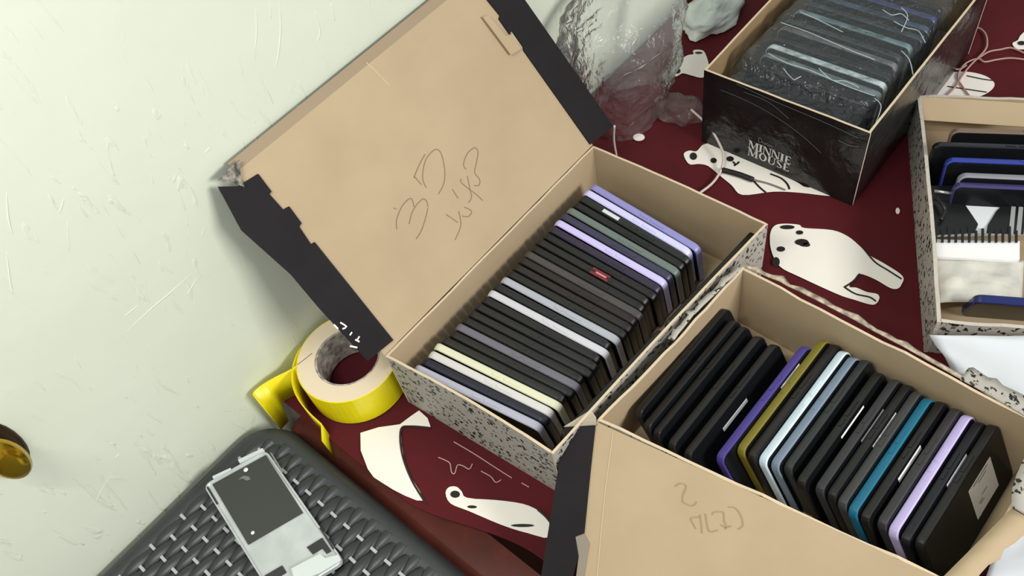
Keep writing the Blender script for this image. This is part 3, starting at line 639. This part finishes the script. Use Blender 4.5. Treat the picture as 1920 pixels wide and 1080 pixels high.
for i, ((uv, c, cn), s) in enumerate(zip(rowC, sC)):
    d = (at(uv[0], uv[1], ztC) - CO).dot(xC); d = max(0.010, min(wC - 0.166, d)); top = CO + bC * s + xC * (d + 0.080); top.z = ztC
    lb = '%s phone nearest the lettered front of the black box' % cn if i == 0 else '%s phone, %s behind the lettered front of the black box' % (cn, ORD[i])
    phone(top, xC, upC, 0.158, WC, tC, c, lb, 'phones in the black box', rough=0.25)
# clear film over the phones, tucked down inside the walls
FILM = film_mat('clear_cling_film', (0.72, 0.84, 0.92, 1), 0.955, 0.15, 1.32)
fv, ff = [], []; NU, NV = 46, 60
cin = [CO + xC * 0.006 + bC * 0.006, CO + xC * (wC - 0.006) + bC * 0.006, CO + xC * (wC - 0.008) + bC * 0.31, CO + xC * 0.008 + bC * 0.31]
for j in range(NV + 1):
    tj = j / NV
    for i in range(NU + 1):
        ti = i / NU; p = cin[0].lerp(cin[1], ti).lerp(cin[3].lerp(cin[2], ti), tj)
        s = (p - CO).dot(bC); inside = max(0, min(1, (s - sC[0] + 0.012) / 0.012))
        z = (ztC + 0.006) * inside + (HC - 0.022) * (1 - inside)
        edge = min(1, min(ti, 1 - ti) / 0.10); z = z - 0.035 * (1 - edge) ** 1.5
        z += 0.0035 * noise.noise(Vector((ti * 9, tj * 16, 0.3))) + 0.0018 * noise.noise(Vector((ti * 30, tj * 34, 4.1))) + 0.002
        fv.append(Vector((p.x, p.y, z)))
for j in range(NV):
    for i in range(NU): q = j * (NU + 1) + i; ff.append((q, q + 1, q + NU + 2, q + NU + 1))
tag(mesh('cling_film', fv, ff, FILM, None, False), 'clear crinkled film stretched over the phones in the black box', 'plastic film')

film_o = bpy.data.objects['cling_film']
CREASE_GLINT = mat('film_crease_shine', rgb(214, 228, 232), 0.15, alpha=0.45)  # pale colour paints the bright highlights along the film folds
zc_ = ztC + 0.0105
for ln in ([(1469, 128), (1478, 140), (1489, 150)], [(1489, 150), (1502, 143)], [(1440, 100), (1475, 118), (1520, 132), (1560, 150), (1600, 166), (1640, 180)], [(1535, 128), (1560, 150), (1585, 152), (1610, 164)],
           [(1676, 40), (1700, 52), (1722, 58), (1735, 80)], [(1690, 60), (1702, 30), (1690, 14)], [(1690, 95), (1705, 112), (1712, 140)], [(1655, 18), (1672, 28), (1690, 26), (1704, 38)], [(1500, 22), (1540, 40), (1580, 60)], [(1464, 42), (1520, 62), (1580, 88), (1640, 112)], [(1640, 184), (1652, 200), (1640, 236)]):
    tube('film_crease_glint', spline([at(u, v, zc_) for u, v in ln], 5), 0.0006, CREASE_GLINT, film_o, 5)
WRAP_SHEEN = mat('shrink_wrap_crease_sheen', rgb(92, 96, 94), 0.25)  # grey paints the light streaks along creases of the black wrap
strokes('wrap_crease_sheen', [[(1352, 168), (1400, 188), (1450, 215), (1500, 250), (1540, 286)], [(1395, 172), (1440, 190), (1480, 222)], [(1572, 262), (1594, 272), (1612, 274)], [(1382, 157), (1450, 188), (1540, 226), (1610, 258)]], 0.0011, 0.0007, FP, front_n, WRAP_SHEEN, boxC)

# ---- open tray at the right
HD = 0.058
D0, D1 = at(1720, 178, HD), at(1757, 604, HD)
dD = (D0 - D1).normalized(); rD = Vector((dD.y, -dD.x, 0))
Dq = [D1, D0, D0 + rD * 0.21, D1 + rD * 0.21]
boxD, insD = carton('cardboard_tray', Dq, HD, 'shallow speckled cardboard tray at the right with phones and phone parts', [SPECK, KRAFT, mat('worn_card_rim', rgb(190, 182, 170), 0.8, bump=(200, 0.5, 0.002))], th=0.004, bows=(0.002, 0, 0, 0.001), rough=0.0025)
far_in = insD[1]
fz = HD + 0.002
flp = [at(1722, 181, HD), at(1935, 194, HD)]
slab('folded_rim_flap', [flp[0], flp[1], flp[1] + far_in * 0.022 - Z3 * 0.018, flp[0] + far_in * 0.022 - Z3 * 0.018], (far_in * 0.6 + Z3).normalized(), 0.002, KRAFT, boxD)
DO = Vector((D1.x, D1.y, 0))
def dpt(u, v, z): return at(u, v, z)
rowD = [((1783, 242), (120, 100, 84), 'brown-edged', 0.072), ((1747, 268), (40, 40, 46), 'black', 0.072), ((1774, 297), (46, 62, 150), 'royal blue', 0.070), ((1798, 326), (140, 144, 150), 'grey-edged', 0.066), ((1788, 340), (66, 60, 110), 'violet', 0.062)]
leanD = math.radians(14); upD = (Z3 * math.cos(leanD) + dD * math.sin(leanD)).normalized(); tD = 0.0090
prev = None
for i, (uv, c, cn, W_) in enumerate(rowD):
    zt = 0.0028 + W_ * math.cos(leanD) + tD / 2 * math.sin(leanD)
    p = at(uv[0], uv[1], zt); s = (p - DO).dot(dD); r_ = max(0.008, (p - DO).dot(rD))
    ft = s - W_ * math.sin(leanD)
    if prev is not None: ft = min(ft, prev - (tD + 0.0012) / math.cos(leanD))
    prev = ft; s = ft + W_ * math.sin(leanD)
    top = DO + dD * s + rD * (r_ + 0.079); top.z = zt
    lb = '%s phone, %s from the far end of the open tray' % (cn, ORD[i])
    phone(top, rD, upD, 0.158, W_, tD, c, lb, 'phones standing in the open tray', rough=0.18)
print('D last s', prev)
# white panel with black film pieces lying in the tray
def tray_poly(pts, z): return [at(u, v, z) for u, v in pts]
zP = 0.040
pn = thing('adhesive_card', at(1840, 390, 0.003), 'white adhesive card with black film pieces, in the middle of the open tray', 'adhesive card')
def tslab(name, pts, z, th, m, parent): return slab(name, tray_poly(pts, z), Z3, th, m, parent)
tslab('white_backing', [(1752, 352), (1960, 352), (1960, 436), (1752, 440)], zP, 0.004, PAPER, pn)
BF = mat('black_film', rgb(24, 25, 26), 0.3)
tslab('black_film_piece', [(1745, 348), (1786, 348), (1800, 370), (1822, 402), (1834, 420), (1828, 436), (1745, 440)], zP + 0.0012, 0.001, BF, pn)
tslab('black_film_piece', [(1960, 356), (1915, 362), (1890, 374), (1868, 396), (1852, 422), (1850, 436), (1960, 440)], zP + 0.0012, 0.001, BF, pn)
for du in (0, 14, 28): tslab('grey_bar', [(1898 + du, 372), (1906 + du, 372), (1900 + du, 440), (1891 + du, 440)], zP + 0.0020, 0.0006, mat('grey_bars', rgb(150, 154, 154), 0.4), pn)
sp_ = thing('connector_strip', at(1815, 470, 0.003), 'white connector strip with a row of dark pins in the open tray', 'connector')
tslab('strip_body', [(1741, 448), (1888, 453), (1912, 452), (1912, 486), (1886, 488), (1742, 480)], zP, 0.010, mat('white_plastic', rgb(236, 236, 236), 0.4), sp_)
for k_ in range(13):
    u = 1752 + k_ * 12.6; hgt = 14 + (k_ % 3) * 4
    tslab('pin', [(u, 446 - hgt), (u + 5, 446 - hgt), (u + 5, 454), (u, 454)], zP + 0.0026, 0.0012, BF, sp_)
for u in (): tslab('pin', [(u, 482), (u + 4, 482), (u + 4, 504), (u, 504)], zP + 0.0015, 0.0012, BF, sp_)
# grey translucent sachet
gv, gf = [], []
qs = tray_poly([(1750, 486), (1920, 488), (1916, 566), (1756, 566)], 0.036)
for j in range(13):
    for i in range(21):
        ti, tj = i / 20, j / 12; p = qs[0].lerp(qs[1], ti).lerp(qs[3].lerp(qs[2], ti), tj)
        ed = min(1, min(ti, 1 - ti, tj, 1 - tj) * 6); gv.append(p + Z3 * (0.004 * ed * (0.6 + noise.noise(Vector((ti * 4, tj * 5, 9))))))
for j in range(12):
    for i in range(20): q = j * 21 + i; gf.append((q, q + 21, q + 22, q + 1))
so = mesh('plastic_sachet', gv, gf, mat('grey_plastic_sachet', rgb(178, 178, 172), 0.25, bump=(30, 0.5, 0.004), vary=(30, rgb(220, 216, 204), 0.9)), None, True)
s_ = so.modifiers.new('thickness', 'SOLIDIFY'); s_.thickness = 0.004; s_.offset = -1
tag(so, 'grey translucent plastic sachet lying in the near half of the open tray', 'sachet')
W_ = 0.058; leanN = math.radians(-20)
pN = at(1822, 572, 0.046); upN = (Z3 * math.cos(leanN) + dD * math.sin(leanN)).normalized()
sN = (pN - DO).dot(dD); topN = DO + dD * max(sN, 0.026) + rD * ((pN - DO).dot(rD) + 0.079); topN.z = 0.0028 + W_ * math.cos(leanN) + tD / 2 * abs(math.sin(leanN))
phone(topN, rD, upN, 0.158, W_, tD, (30, 40, 92), 'dark blue phone at the near end of the open tray', 'phones standing in the open tray', rough=0.2)
# black flex cable with connector by the left wall of the tray
fx = thing('flex_cable', at(1762, 368, 0.04), 'small black flex cable with shiny connector inside the tray by its left wall', 'cable')
tube('ribbon', spline([at(1756, 372, 0.047), at(1768, 384, 0.050), at(1772, 396, 0.047), at(1764, 412, 0.046)], 5), 0.0022, BF, fx)
tube('connector', [at(1752, 358, 0.049), at(1792, 364, 0.049)], 0.0020, mat('shiny_connector', rgb(200, 200, 205), 0.2, 0.8), fx)

# ------------------------------------------------------------------ stool with the bare phone frame
ST_Z = 0.004
sx1, sy1 = -0.106, WALL_Y - 0.006; sx0, sy0 = sx1 - 0.44, sy1 - 0.44
stool = thing('plastic_stool', ((sx0 + sx1) / 2, (sy0 + sy1) / 2, -0.72), 'dark grey plastic stool with woven-pattern seat, against the wall', 'stool')
SPL = mat('dark_grey_plastic', rgb(48, 50, 52), 0.42, bump=(500, 0.06, 0.0004))
SPL2 = mat('dark_grey_plastic_weave', rgb(46, 48, 50), 0.40)
def rr(x0, y0, x1, y1, r, n=8):
    o = []
    for cx, cy, a0 in ((x1 - r, y1 - r, 0), (x0 + r, y1 - r, 90), (x0 + r, y0 + r, 180), (x1 - r, y0 + r, 270)):
        for k in range(n + 1):
            a = math.radians(a0 + 90 * k / n); o.append((cx + r * math.cos(a), cy + r * math.sin(a)))
    return o
rings = [(0.030, -0.062, 0.03), (0.004, -0.060, 0.045), (0.0, -0.050, 0.05), (0.0, -0.014, 0.05), (0.004, -0.003, 0.048), (0.012, 0.0005, 0.042), (0.022, -0.0015, 0.034), (0.030, -0.004, 0.03)]
sv_, sf_ = [], []
for ins, z, r in rings:
    for x, y in rr(sx0 + ins, sy0 + ins, sx1 - ins, sy1 - ins, r): sv_.append((x, y, ST_Z + z))
n = len(sv_) // len(rings)
for k in range(len(rings) - 1):
    for i in range(n): sf_.append((k * n + i, k * n + (i + 1) % n, (k + 1) * n + (i + 1) % n, (k + 1) * n + i))
sf_.append(tuple((len(rings) - 1) * n + i for i in range(n))); sf_.append(tuple(range(n))[::-1])
mesh('seat_rim', sv_, sf_, SPL, stool, True)
for lx, ly in ((sx0 + 0.03, sy0 + 0.03), (sx1 - 0.07, sy0 + 0.03), (sx0 + 0.03, sy1 - 0.07), (sx1 - 0.07, sy1 - 0.07)):
    boxm('leg', (lx, ly, -0.72), (lx + 0.04, ly + 0.04, ST_Z - 0.055), SPL, stool)
# woven strips parallel to the wall, each arching between cords
PY, PX = 0.0105, 0.042; iy = 0; cords_v, cords_f = [], []
y = sy1 - 0.020
while y > sy0 + 0.02:
    cy = y - PY / 2; dip = min(cy - (sy0 + 0.01), (sy1 - 0.01) - cy)
    xa, xb = sx0 + 0.018, sx1 - 0.018
    if dip < 0.04: q_ = 0.04 - dip; xa += q_ * 0.5; xb -= q_ * 0.5
    nst = int((xb - xa) / 0.0034); vs, fs = [], []
    ph0 = (iy % 2) * 0.5
    for i in range(nst + 1):
        x = xa + (xb - xa) * i / nst; ph = (x / PX + ph0) % 1.0; w = abs(math.sin(math.pi * ph))
        zz = ST_Z - 0.0030 + 0.0040 * w ** 0.55; hw = PY * (0.34 + 0.30 * w ** 0.8); sh = 0.0020 * math.cos(2 * math.pi * ph) * 0
        tw = 0.0007 * math.cos(math.pi * ph)
        for f, dz in ((-1, -0.0026), (-0.55, 0.0), (0.55, 0.0), (1, -0.0026)): vs.append((x, cy + f * hw + sh, zz + dz + tw * f))
    for i in range(nst):
        for f in range(3): a_ = i * 4 + f; fs.append((a_, a_ + 4, a_ + 5, a_ + 1))
    mesh('woven_strip', vs, [tuple(reversed(f)) for f in fs] if False else fs, SPL2, stool, True)
    k0 = math.floor(xa / PX) - 1
    for k in range(k0, k0 + 40):
        x = (k - ph0) * PX
        if xa + 0.004 < x < xb - 0.004:
            v_, f_ = box_vf((x, cy, ST_Z - 0.0012), X3 * 0.0016, Y3 * PY * 0.42, Z3 * 0.0020); b = len(cords_v); cords_v += v_; cords_f += [tuple(i_ + b for i_ in q) for q in f_]
    y -= PY; iy += 1
co = mesh('weave_cords', cords_v, cords_f, mat('plastic_cord_light', rgb(168, 172, 172), 0.3), stool); co['kind'] = 'stuff'

# bare phone frame lying on the stool
zF = ST_Z + 0.012
c00, c10, c11 = at(381, 910, zF), at(498, 843, zF), at(645, 1053, zF)
ux = (c10 - c00); Wf = ux.length; ux.normalize(); uy = (c11 - c10); Lf = uy.length; uy.normalize()
fr = thing('dismantled_phone', (c00 + ux * Wf / 2 + uy * Lf / 2) - Z3 * 0.006, 'silver bare phone mid-frame with black graphite sheet, lying on the woven stool', 'phone part')
ALU = mat('bare_aluminium', rgb(178, 184, 182), 0.45, 0.2, vary=(40, rgb(200, 205, 203), 0.8))
def fp(x, y, z): return c00 + ux * x + uy * y + Z3 * (z)
print('frame', Wf, Lf)
vs = []; fsx = []
pl = rounded_rect(Wf, Lf, 0.008)
ringsF = [(0.0, -0.0060), (0.0, 0.0), (0.0016, 0.0003), (0.0030, -0.0012)]
for ins, z in ringsF:
    for x, y in rounded_rect(Wf - 2 * ins, Lf - 2 * ins, 0.008 - ins): vs.append(fp(x + Wf / 2, y + ins, z))
n = len(vs) // len(ringsF)
for k in range(len(ringsF) - 1):
    for i in range(n): fsx.append((k * n + i, k * n + (i + 1) % n, (k + 1) * n + (i + 1) % n, (k + 1) * n + i))
fsx.append(tuple((len(ringsF) - 1) * n + i for i in range(n))); fsx.append(tuple(range(n))[::-1])
if ux.cross(uy).z < 0: fsx = [tuple(reversed(f)) for f in fsx]
mesh('metal_tray', vs, fsx, ALU, fr)
def fslab(name, pts, z, th, m, parent=fr): return slab(name, [at(u, v, zF + z) for u, v in pts], Z3, th, m, parent)
GRAPH = mat('black_graphite_sheet', rgb(52, 53, 51), 0.45)
gs = fslab('graphite_sheet', [(398, 908), (498, 853), (568, 961), (465, 1021)], 0.0002, 0.0012, GRAPH)
for u, v, r in ((461, 881, 0.0026), (474, 999, 0.0020)):
    c_ = at(u, v, zF + 0.0004); tube('screw', [c_, c_ + Z3 * 0.0006], r, mat('bright_screw', rgb(240, 242, 240), 0.3), gs, 10)
fslab('glue_residue', [(446, 900), (456, 892), (466, 893), (470, 899), (462, 901), (455, 897)], 0.0005, 0.0002, mat('grey_residue', rgb(110, 112, 110), 0.6), gs)
fslab('cutout', [(575, 1026), (604, 1008), (621, 1033), (612, 1038), (604, 1028), (586, 1039)], 0.0003, 0.0012, mat('dark_cutout', rgb(38, 38, 38), 0.5))
fslab('cutout', [(496, 1079), (529, 1060), (537, 1073), (502, 1094)], 0.0003, 0.0012, MATS['dark_cutout'])
fslab('side_slot', [(598, 990), (601, 989), (627, 1028), (624, 1030)], 0.0009, 0.0008, MATS['dark_cutout'])
fslab('side_slot', [(506, 849), (509, 848), (531, 884), (528, 886)], 0.0009, 0.0008, mat('grey_slot', rgb(120, 122, 122), 0.5))
fslab('side_slot', [(387, 914), (390, 912), (409, 944), (406, 946)], 0.0009, 0.0008, MATS['dark_cutout'])
fslab('top_lug', [(398, 893), (432, 877), (434, 881), (400, 898)], 0.0022, 0.002, mat('bright_aluminium', rgb(206, 212, 210), 0.4, 0.2))
fslab('top_lug', [(446, 862), (492, 840), (496, 845), (449, 868)], 0.0024, 0.002, MATS['bright_aluminium'])
fslab('speaker_ridge', [(546, 1066), (580, 1048), (600, 1038), (610, 1046), (634, 1040), (640, 1050), (600, 1074), (560, 1090), (550, 1080)], 0.0022, 0.003, MATS['bright_aluminium'])

# ------------------------------------------------------------------ tape roll
TH = 0.050
tc_ = at(651, 668, TH); tc_.z = 0
ro_, ri_ = 0.060, 0.036
tc_.y = min(tc_.y, WALL_Y - ro_ - 0.006)
print('tape centre', tc_, 'box back', A[0].y)
roll = thing('tape_roll', (tc_.x, tc_.y, 0.002), 'roll of yellow adhesive tape with a loose end, between the wall and the open box', 'tape roll')
YEL = mat('yellow_tape', rgb(236, 222, 22), 0.32, vary=(60, rgb(224, 206, 18), 0.5))
LINER = mat('cream_tape_side', rgb(232, 214, 184), 0.55)
CORE = mat('grey_printed_core', rgb(196, 188, 176), 0.6, vary=(130, rgb(96, 88, 82), 0.9))
NT = 56
def ring(r, z): return [Vector((tc_.x + r * math.cos(2 * math.pi * i / NT), tc_.y + r * math.sin(2 * math.pi * i / NT), z)) for i in range(NT)]
def ringmesh(name, specs, m, closed=True):
    vs = []; fs = []
    for r, z in specs: vs += ring(r, z)
    K = len(specs)
    for k in range(K if closed else K - 1):
        k2 = (k + 1) % K
        for i in range(NT): fs.append((k * NT + i, k * NT + (i + 1) % NT, k2 * NT + (i + 1) % NT, k2 * NT + i))
    return mesh(name, vs, fs, m, roll, True) if False else mesh(name, vs, fs, m, roll)
z0 = 0.0015
ringmesh('tape_body', [(ro_ - 0.0012, z0), (ro_ - 0.0012, TH), (ri_ + 0.0025, TH), (ri_ + 0.0025, z0)], LINER)
ringmesh('outer_layer', [(ro_, z0), (ro_, TH - 0.0003), (ro_ - 0.0012, TH - 0.0003), (ro_ - 0.0012, z0)], YEL)
ringmesh('core', [(ri_ + 0.0025, z0 + 0.001), (ri_ + 0.0025, TH - 0.001), (ri_, TH - 0.001), (ri_, z0 + 0.001)], CORE)
def ribbon(name, path, m, hi, parent, lo=0.002):
    vs, fs = [], []
    for i, p in enumerate(path): vs += [Vector((p.x, p.y, lo if p.x > -0.092 else lo - 0.040 * min(1.0, (-0.092 - p.x) / 0.005))), Vector((p.x, p.y, hi if not isinstance(hi, list) else hi[i]))]
    for i in range(len(path) - 1): fs.append((2 * i, 2 * i + 2, 2 * i + 3, 2 * i + 1))
    o = mesh(name, vs, fs, m, parent, True); s = o.modifiers.new('thickness', 'SOLIDIFY'); s.thickness = 0.0008; return o
loose = []
for k in range(13):
    a = math.radians(112 + k * 7.2); rr_ = ro_ + 0.0015 + 0.016 * (k / 12) ** 1.3; q = Vector((tc_.x + rr_ * math.cos(a), min(tc_.y + rr_ * math.sin(a), WALL_Y - 0.003), 0)); loose.append(q)
e_ = at(604, 828, 0.012); loose.append(Vector((e_.x, e_.y, 0)))
hi_ = [TH] * 10 + [TH - 0.004, TH - 0.012, TH - 0.022, TH - 0.036]
ribbon('loose_turn', loose, YEL, hi_, roll)
tl = [at(585, 662, TH), at(548, 690, TH), at(515, 707, TH), at(490, 722, TH), at(476, 734, TH), at(474, 741, TH), at(479, 746, TH)]
tl = [Vector((p.x, min(p.y, WALL_Y - 0.003), 0)) for p in tl]
ribbon('loose_tail', spline(tl, 5), YEL, TH, roll)

# ------------------------------------------------------------------ plastic bags, cables, papers, knob
BAG = film_mat('clear_plastic_bag', (0.95, 1.0, 0.97, 1), 0.925, 0.15, 1.18, 0.45)
def crumple(name, c, rx, ry, h, seed, m, label, amp=0.25, nu=60, nv=34, flare=False):
    vs, fs = [], []
    for j in range(nv + 1):
        ph = math.pi / 2 * j / nv
        for i in range(nu):
            th = 2 * math.pi * i / nu; d = Vector((math.cos(th) * math.cos(ph), math.sin(th) * math.cos(ph), math.sin(ph)))
            k = 1 + amp * noise.noise(d * 1.7 + Vector((seed, 0, 0))) + amp * 0.30 * abs(noise.noise(d * 4.0 + Vector((0, seed, 0)))) + 0.03 * noise.noise(d * 9 + Vector((0, 0, seed)))
            if flare:
                v = j / nv; r = (0.62 + 0.50 * v) * math.sqrt(max(0.0, 1 - max(0.0, (v - 0.72) / 0.28) ** 2)) * k; e2 = Vector((math.cos(th), math.sin(th), v * 3)); r *= 1 + 0.10 * abs(noise.noise(e2 * 3.3 + Vector((seed, 2, 0)))) - 0.12 * abs(noise.noise(e2 * 5.7 + Vector((seed, 5, 1))))
                d = Vector((math.cos(th) * r / k, math.sin(th) * r / k, v))
            q = Vector((c.x + d.x * rx * k, c.y + d.y * ry * k, 0.002 + max(0, d.z * h * k)))
            q.y = min(q.y, WALL_Y - 0.004); vs.append(q)
    for j in range(nv):
        for i in range(nu): fs.append((j * nu + i, j * nu + (i + 1) % nu, (j + 1) * nu + (i + 1) % nu, (j + 1) * nu + i))
    return tag(mesh(name, vs, fs, m, None, True), label, 'plastic bag')
b0 = at(1180, 215, 0)
crumple('plastic_bag', Vector((b0.x, WALL_Y - 0.075, 0)), 0.100, 0.070, 0.19, 3.3, BAG, 'large crumpled clear plastic bag standing between the wall and the open box lid', amp=0.2, flare=True)
b1 = at(1276, 210, 0)
crumple('plastic_bag', Vector((b1.x, b1.y, 0)), 0.028, 0.036, 0.020, 8.1, BAG, 'small flat clear plastic bag lying beside the black box')
b2 = at(1340, 25, 0)
crumple('plastic_bag', Vector((b2.x - 0.01, min(b2.y, WALL_Y - 0.05), 0)), 0.06, 0.04, 0.035, 5.7, mat('white_green_bag', rgb(228, 236, 228), 0.35, bump=(50, 0.5, 0.004), vary=(26, rgb(186, 198, 188), 0.7)), 'white-green crumpled bag at the wall behind the black box')
CABLE = mat('white_cable', rgb(206, 192, 186), 0.5); STRING = mat('beige_string', rgb(176, 140, 130), 0.8)
pts = [(1296, 206, 0.030), (1312, 220, 0.030), (1331, 239, 0.026), (1347, 266, 0.018), (1356, 289, 0.012), (1355, 310, 0.008), (1346, 330, 0.004), (1333, 346, 0.003), (1312, 362, 0.0025), (1290, 378, 0.0025)]
tag(tube('cable', spline([at(*p) for p in pts], 6), 0.0017, CABLE), 'thin white cable arching over the polar bear print in front of the black box', 'cable')
pl_ = thing('cable_plug', at(1384, 328, 0.0005), 'black cable plug lying on the bear print in front of the black box', 'cable')
tube('plug_body', spline([at(1352, 318, 0.0048), at(1385, 327, 0.0048), at(1412, 337, 0.0048)], 4), 0.0036, BLACKINK, pl_)
tube('wire', spline([at(1412, 337, 0.003), at(1440, 344, 0.002), at(1472, 356, 0.002)], 4), 0.0012, mat('grey_wire', rgb(120, 116, 112), 0.6), pl_)
st = thing('string', at(1810, 120, 0), 'beige string tied in a loop at the right of the black box', 'string')
for ln in ([(1772, 66), (1784, 58), (1800, 51), (1818, 51), (1836, 53), (1848, 64), (1851, 80), (1848, 92), (1838, 104), (1818, 124), (1804, 142), (1790, 164), (1772, 182)],
           [(1822, 186), (1806, 164), (1796, 146), (1802, 128), (1815, 116), (1834, 110), (1846, 116), (1868, 112), (1897, 109), (1935, 114)],
           [(1836, 108), (1854, 97), (1875, 93), (1897, 90), (1925, 102)], [(1768, 116), (1780, 126), (1798, 130), (1812, 122)]):
    tube('strand', spline([at(u, v, 0.0025) for u, v in ln], 6), 0.0013, STRING, st, 6)
tag(tube('cable', spline([at(1152, 236, 0.10), at(1151, 262, 0.07), at(1156, 292, 0.035)], 6), 0.0014, CABLE), 'short pale cord hanging beside the hinge corner of the open box', 'cable')
def sheet(name, pix, z, label, curl=0.004, seed=1.0):
    q = [at(u, v, zz) for (u, v), zz in zip(pix, z)]; vs, fs = [], []
    for j in range(13):
        for i in range(13):
            ti, tj = i / 12, j / 12; p = q[0].lerp(q[1], ti).lerp(q[3].lerp(q[2], ti), tj)
            vs.append(p + Z3 * curl * (noise.noise(Vector((ti * 2.5, tj * 2.5, seed))) + 0.4))
    for j in range(12):
        for i in range(12): a = j * 13 + i; fs.append((a, a + 13, a + 14, a + 1))
    o = mesh(name, vs, fs, PAPER, None, True); s = o.modifiers.new('thickness', 'SOLIDIFY'); s.thickness = 0.0006
    return tag(o, label, 'paper')
sheet('paper_sheet', [(1742, 630), (2010, 632), (2010, 850), (1790, 704)], (0.056, 0.056, 0.022, 0.026), 'white paper sheet between the tray and the foreground box', 0.004, 2.2)
sheet('paper_sheet', [(1872, 1015), (2010, 905), (2040, 1180), (1812, 1180)], (0.012, 0.012, 0.012, 0.012), 'white paper sheet at the lower right corner beside the foreground box', 0.004, 5.5)
# gilt knob on the wall at the left border
kb = onp(-8, 838, Vector((0, WALL_Y, 0)), Vector((0, -1, 0)))
kn = thing('wall_knob', kb, 'shiny gold knob on the wall at the left border', 'knob')
GOLD = mat('polished_gold', rgb(196, 158, 40), 0.18, 0.9)
def lathe_y(name, prof, m, n=24):
    vs, fs = [], []
    for r, d in prof:
        for i in range(n): a = 2 * math.pi * i / n; vs.append(kb + Vector((r * math.cos(a), -d, 2.1 * r * math.sin(a))))
    for k in range(len(prof) - 1):
        for i in range(n): fs.append((k * n + i, k * n + (i + 1) % n, (k + 1) * n + (i + 1) % n, (k + 1) * n + i))
    fs.append(tuple((len(prof) - 1) * n + i for i in range(n)))
    return mesh(name, vs, fs, m, kn, True)
lathe_y('rosette', [(0.019, 0.0), (0.019, 0.003), (0.015, 0.005), (0.008, 0.006)], mat('dark_bronze', rgb(70, 56, 40), 0.3, 0.7))
lathe_y('grip', [(0.006, 0.005), (0.006, 0.010), (0.013, 0.014), (0.015, 0.020), (0.012, 0.026), (0.005, 0.029)], GOLD)
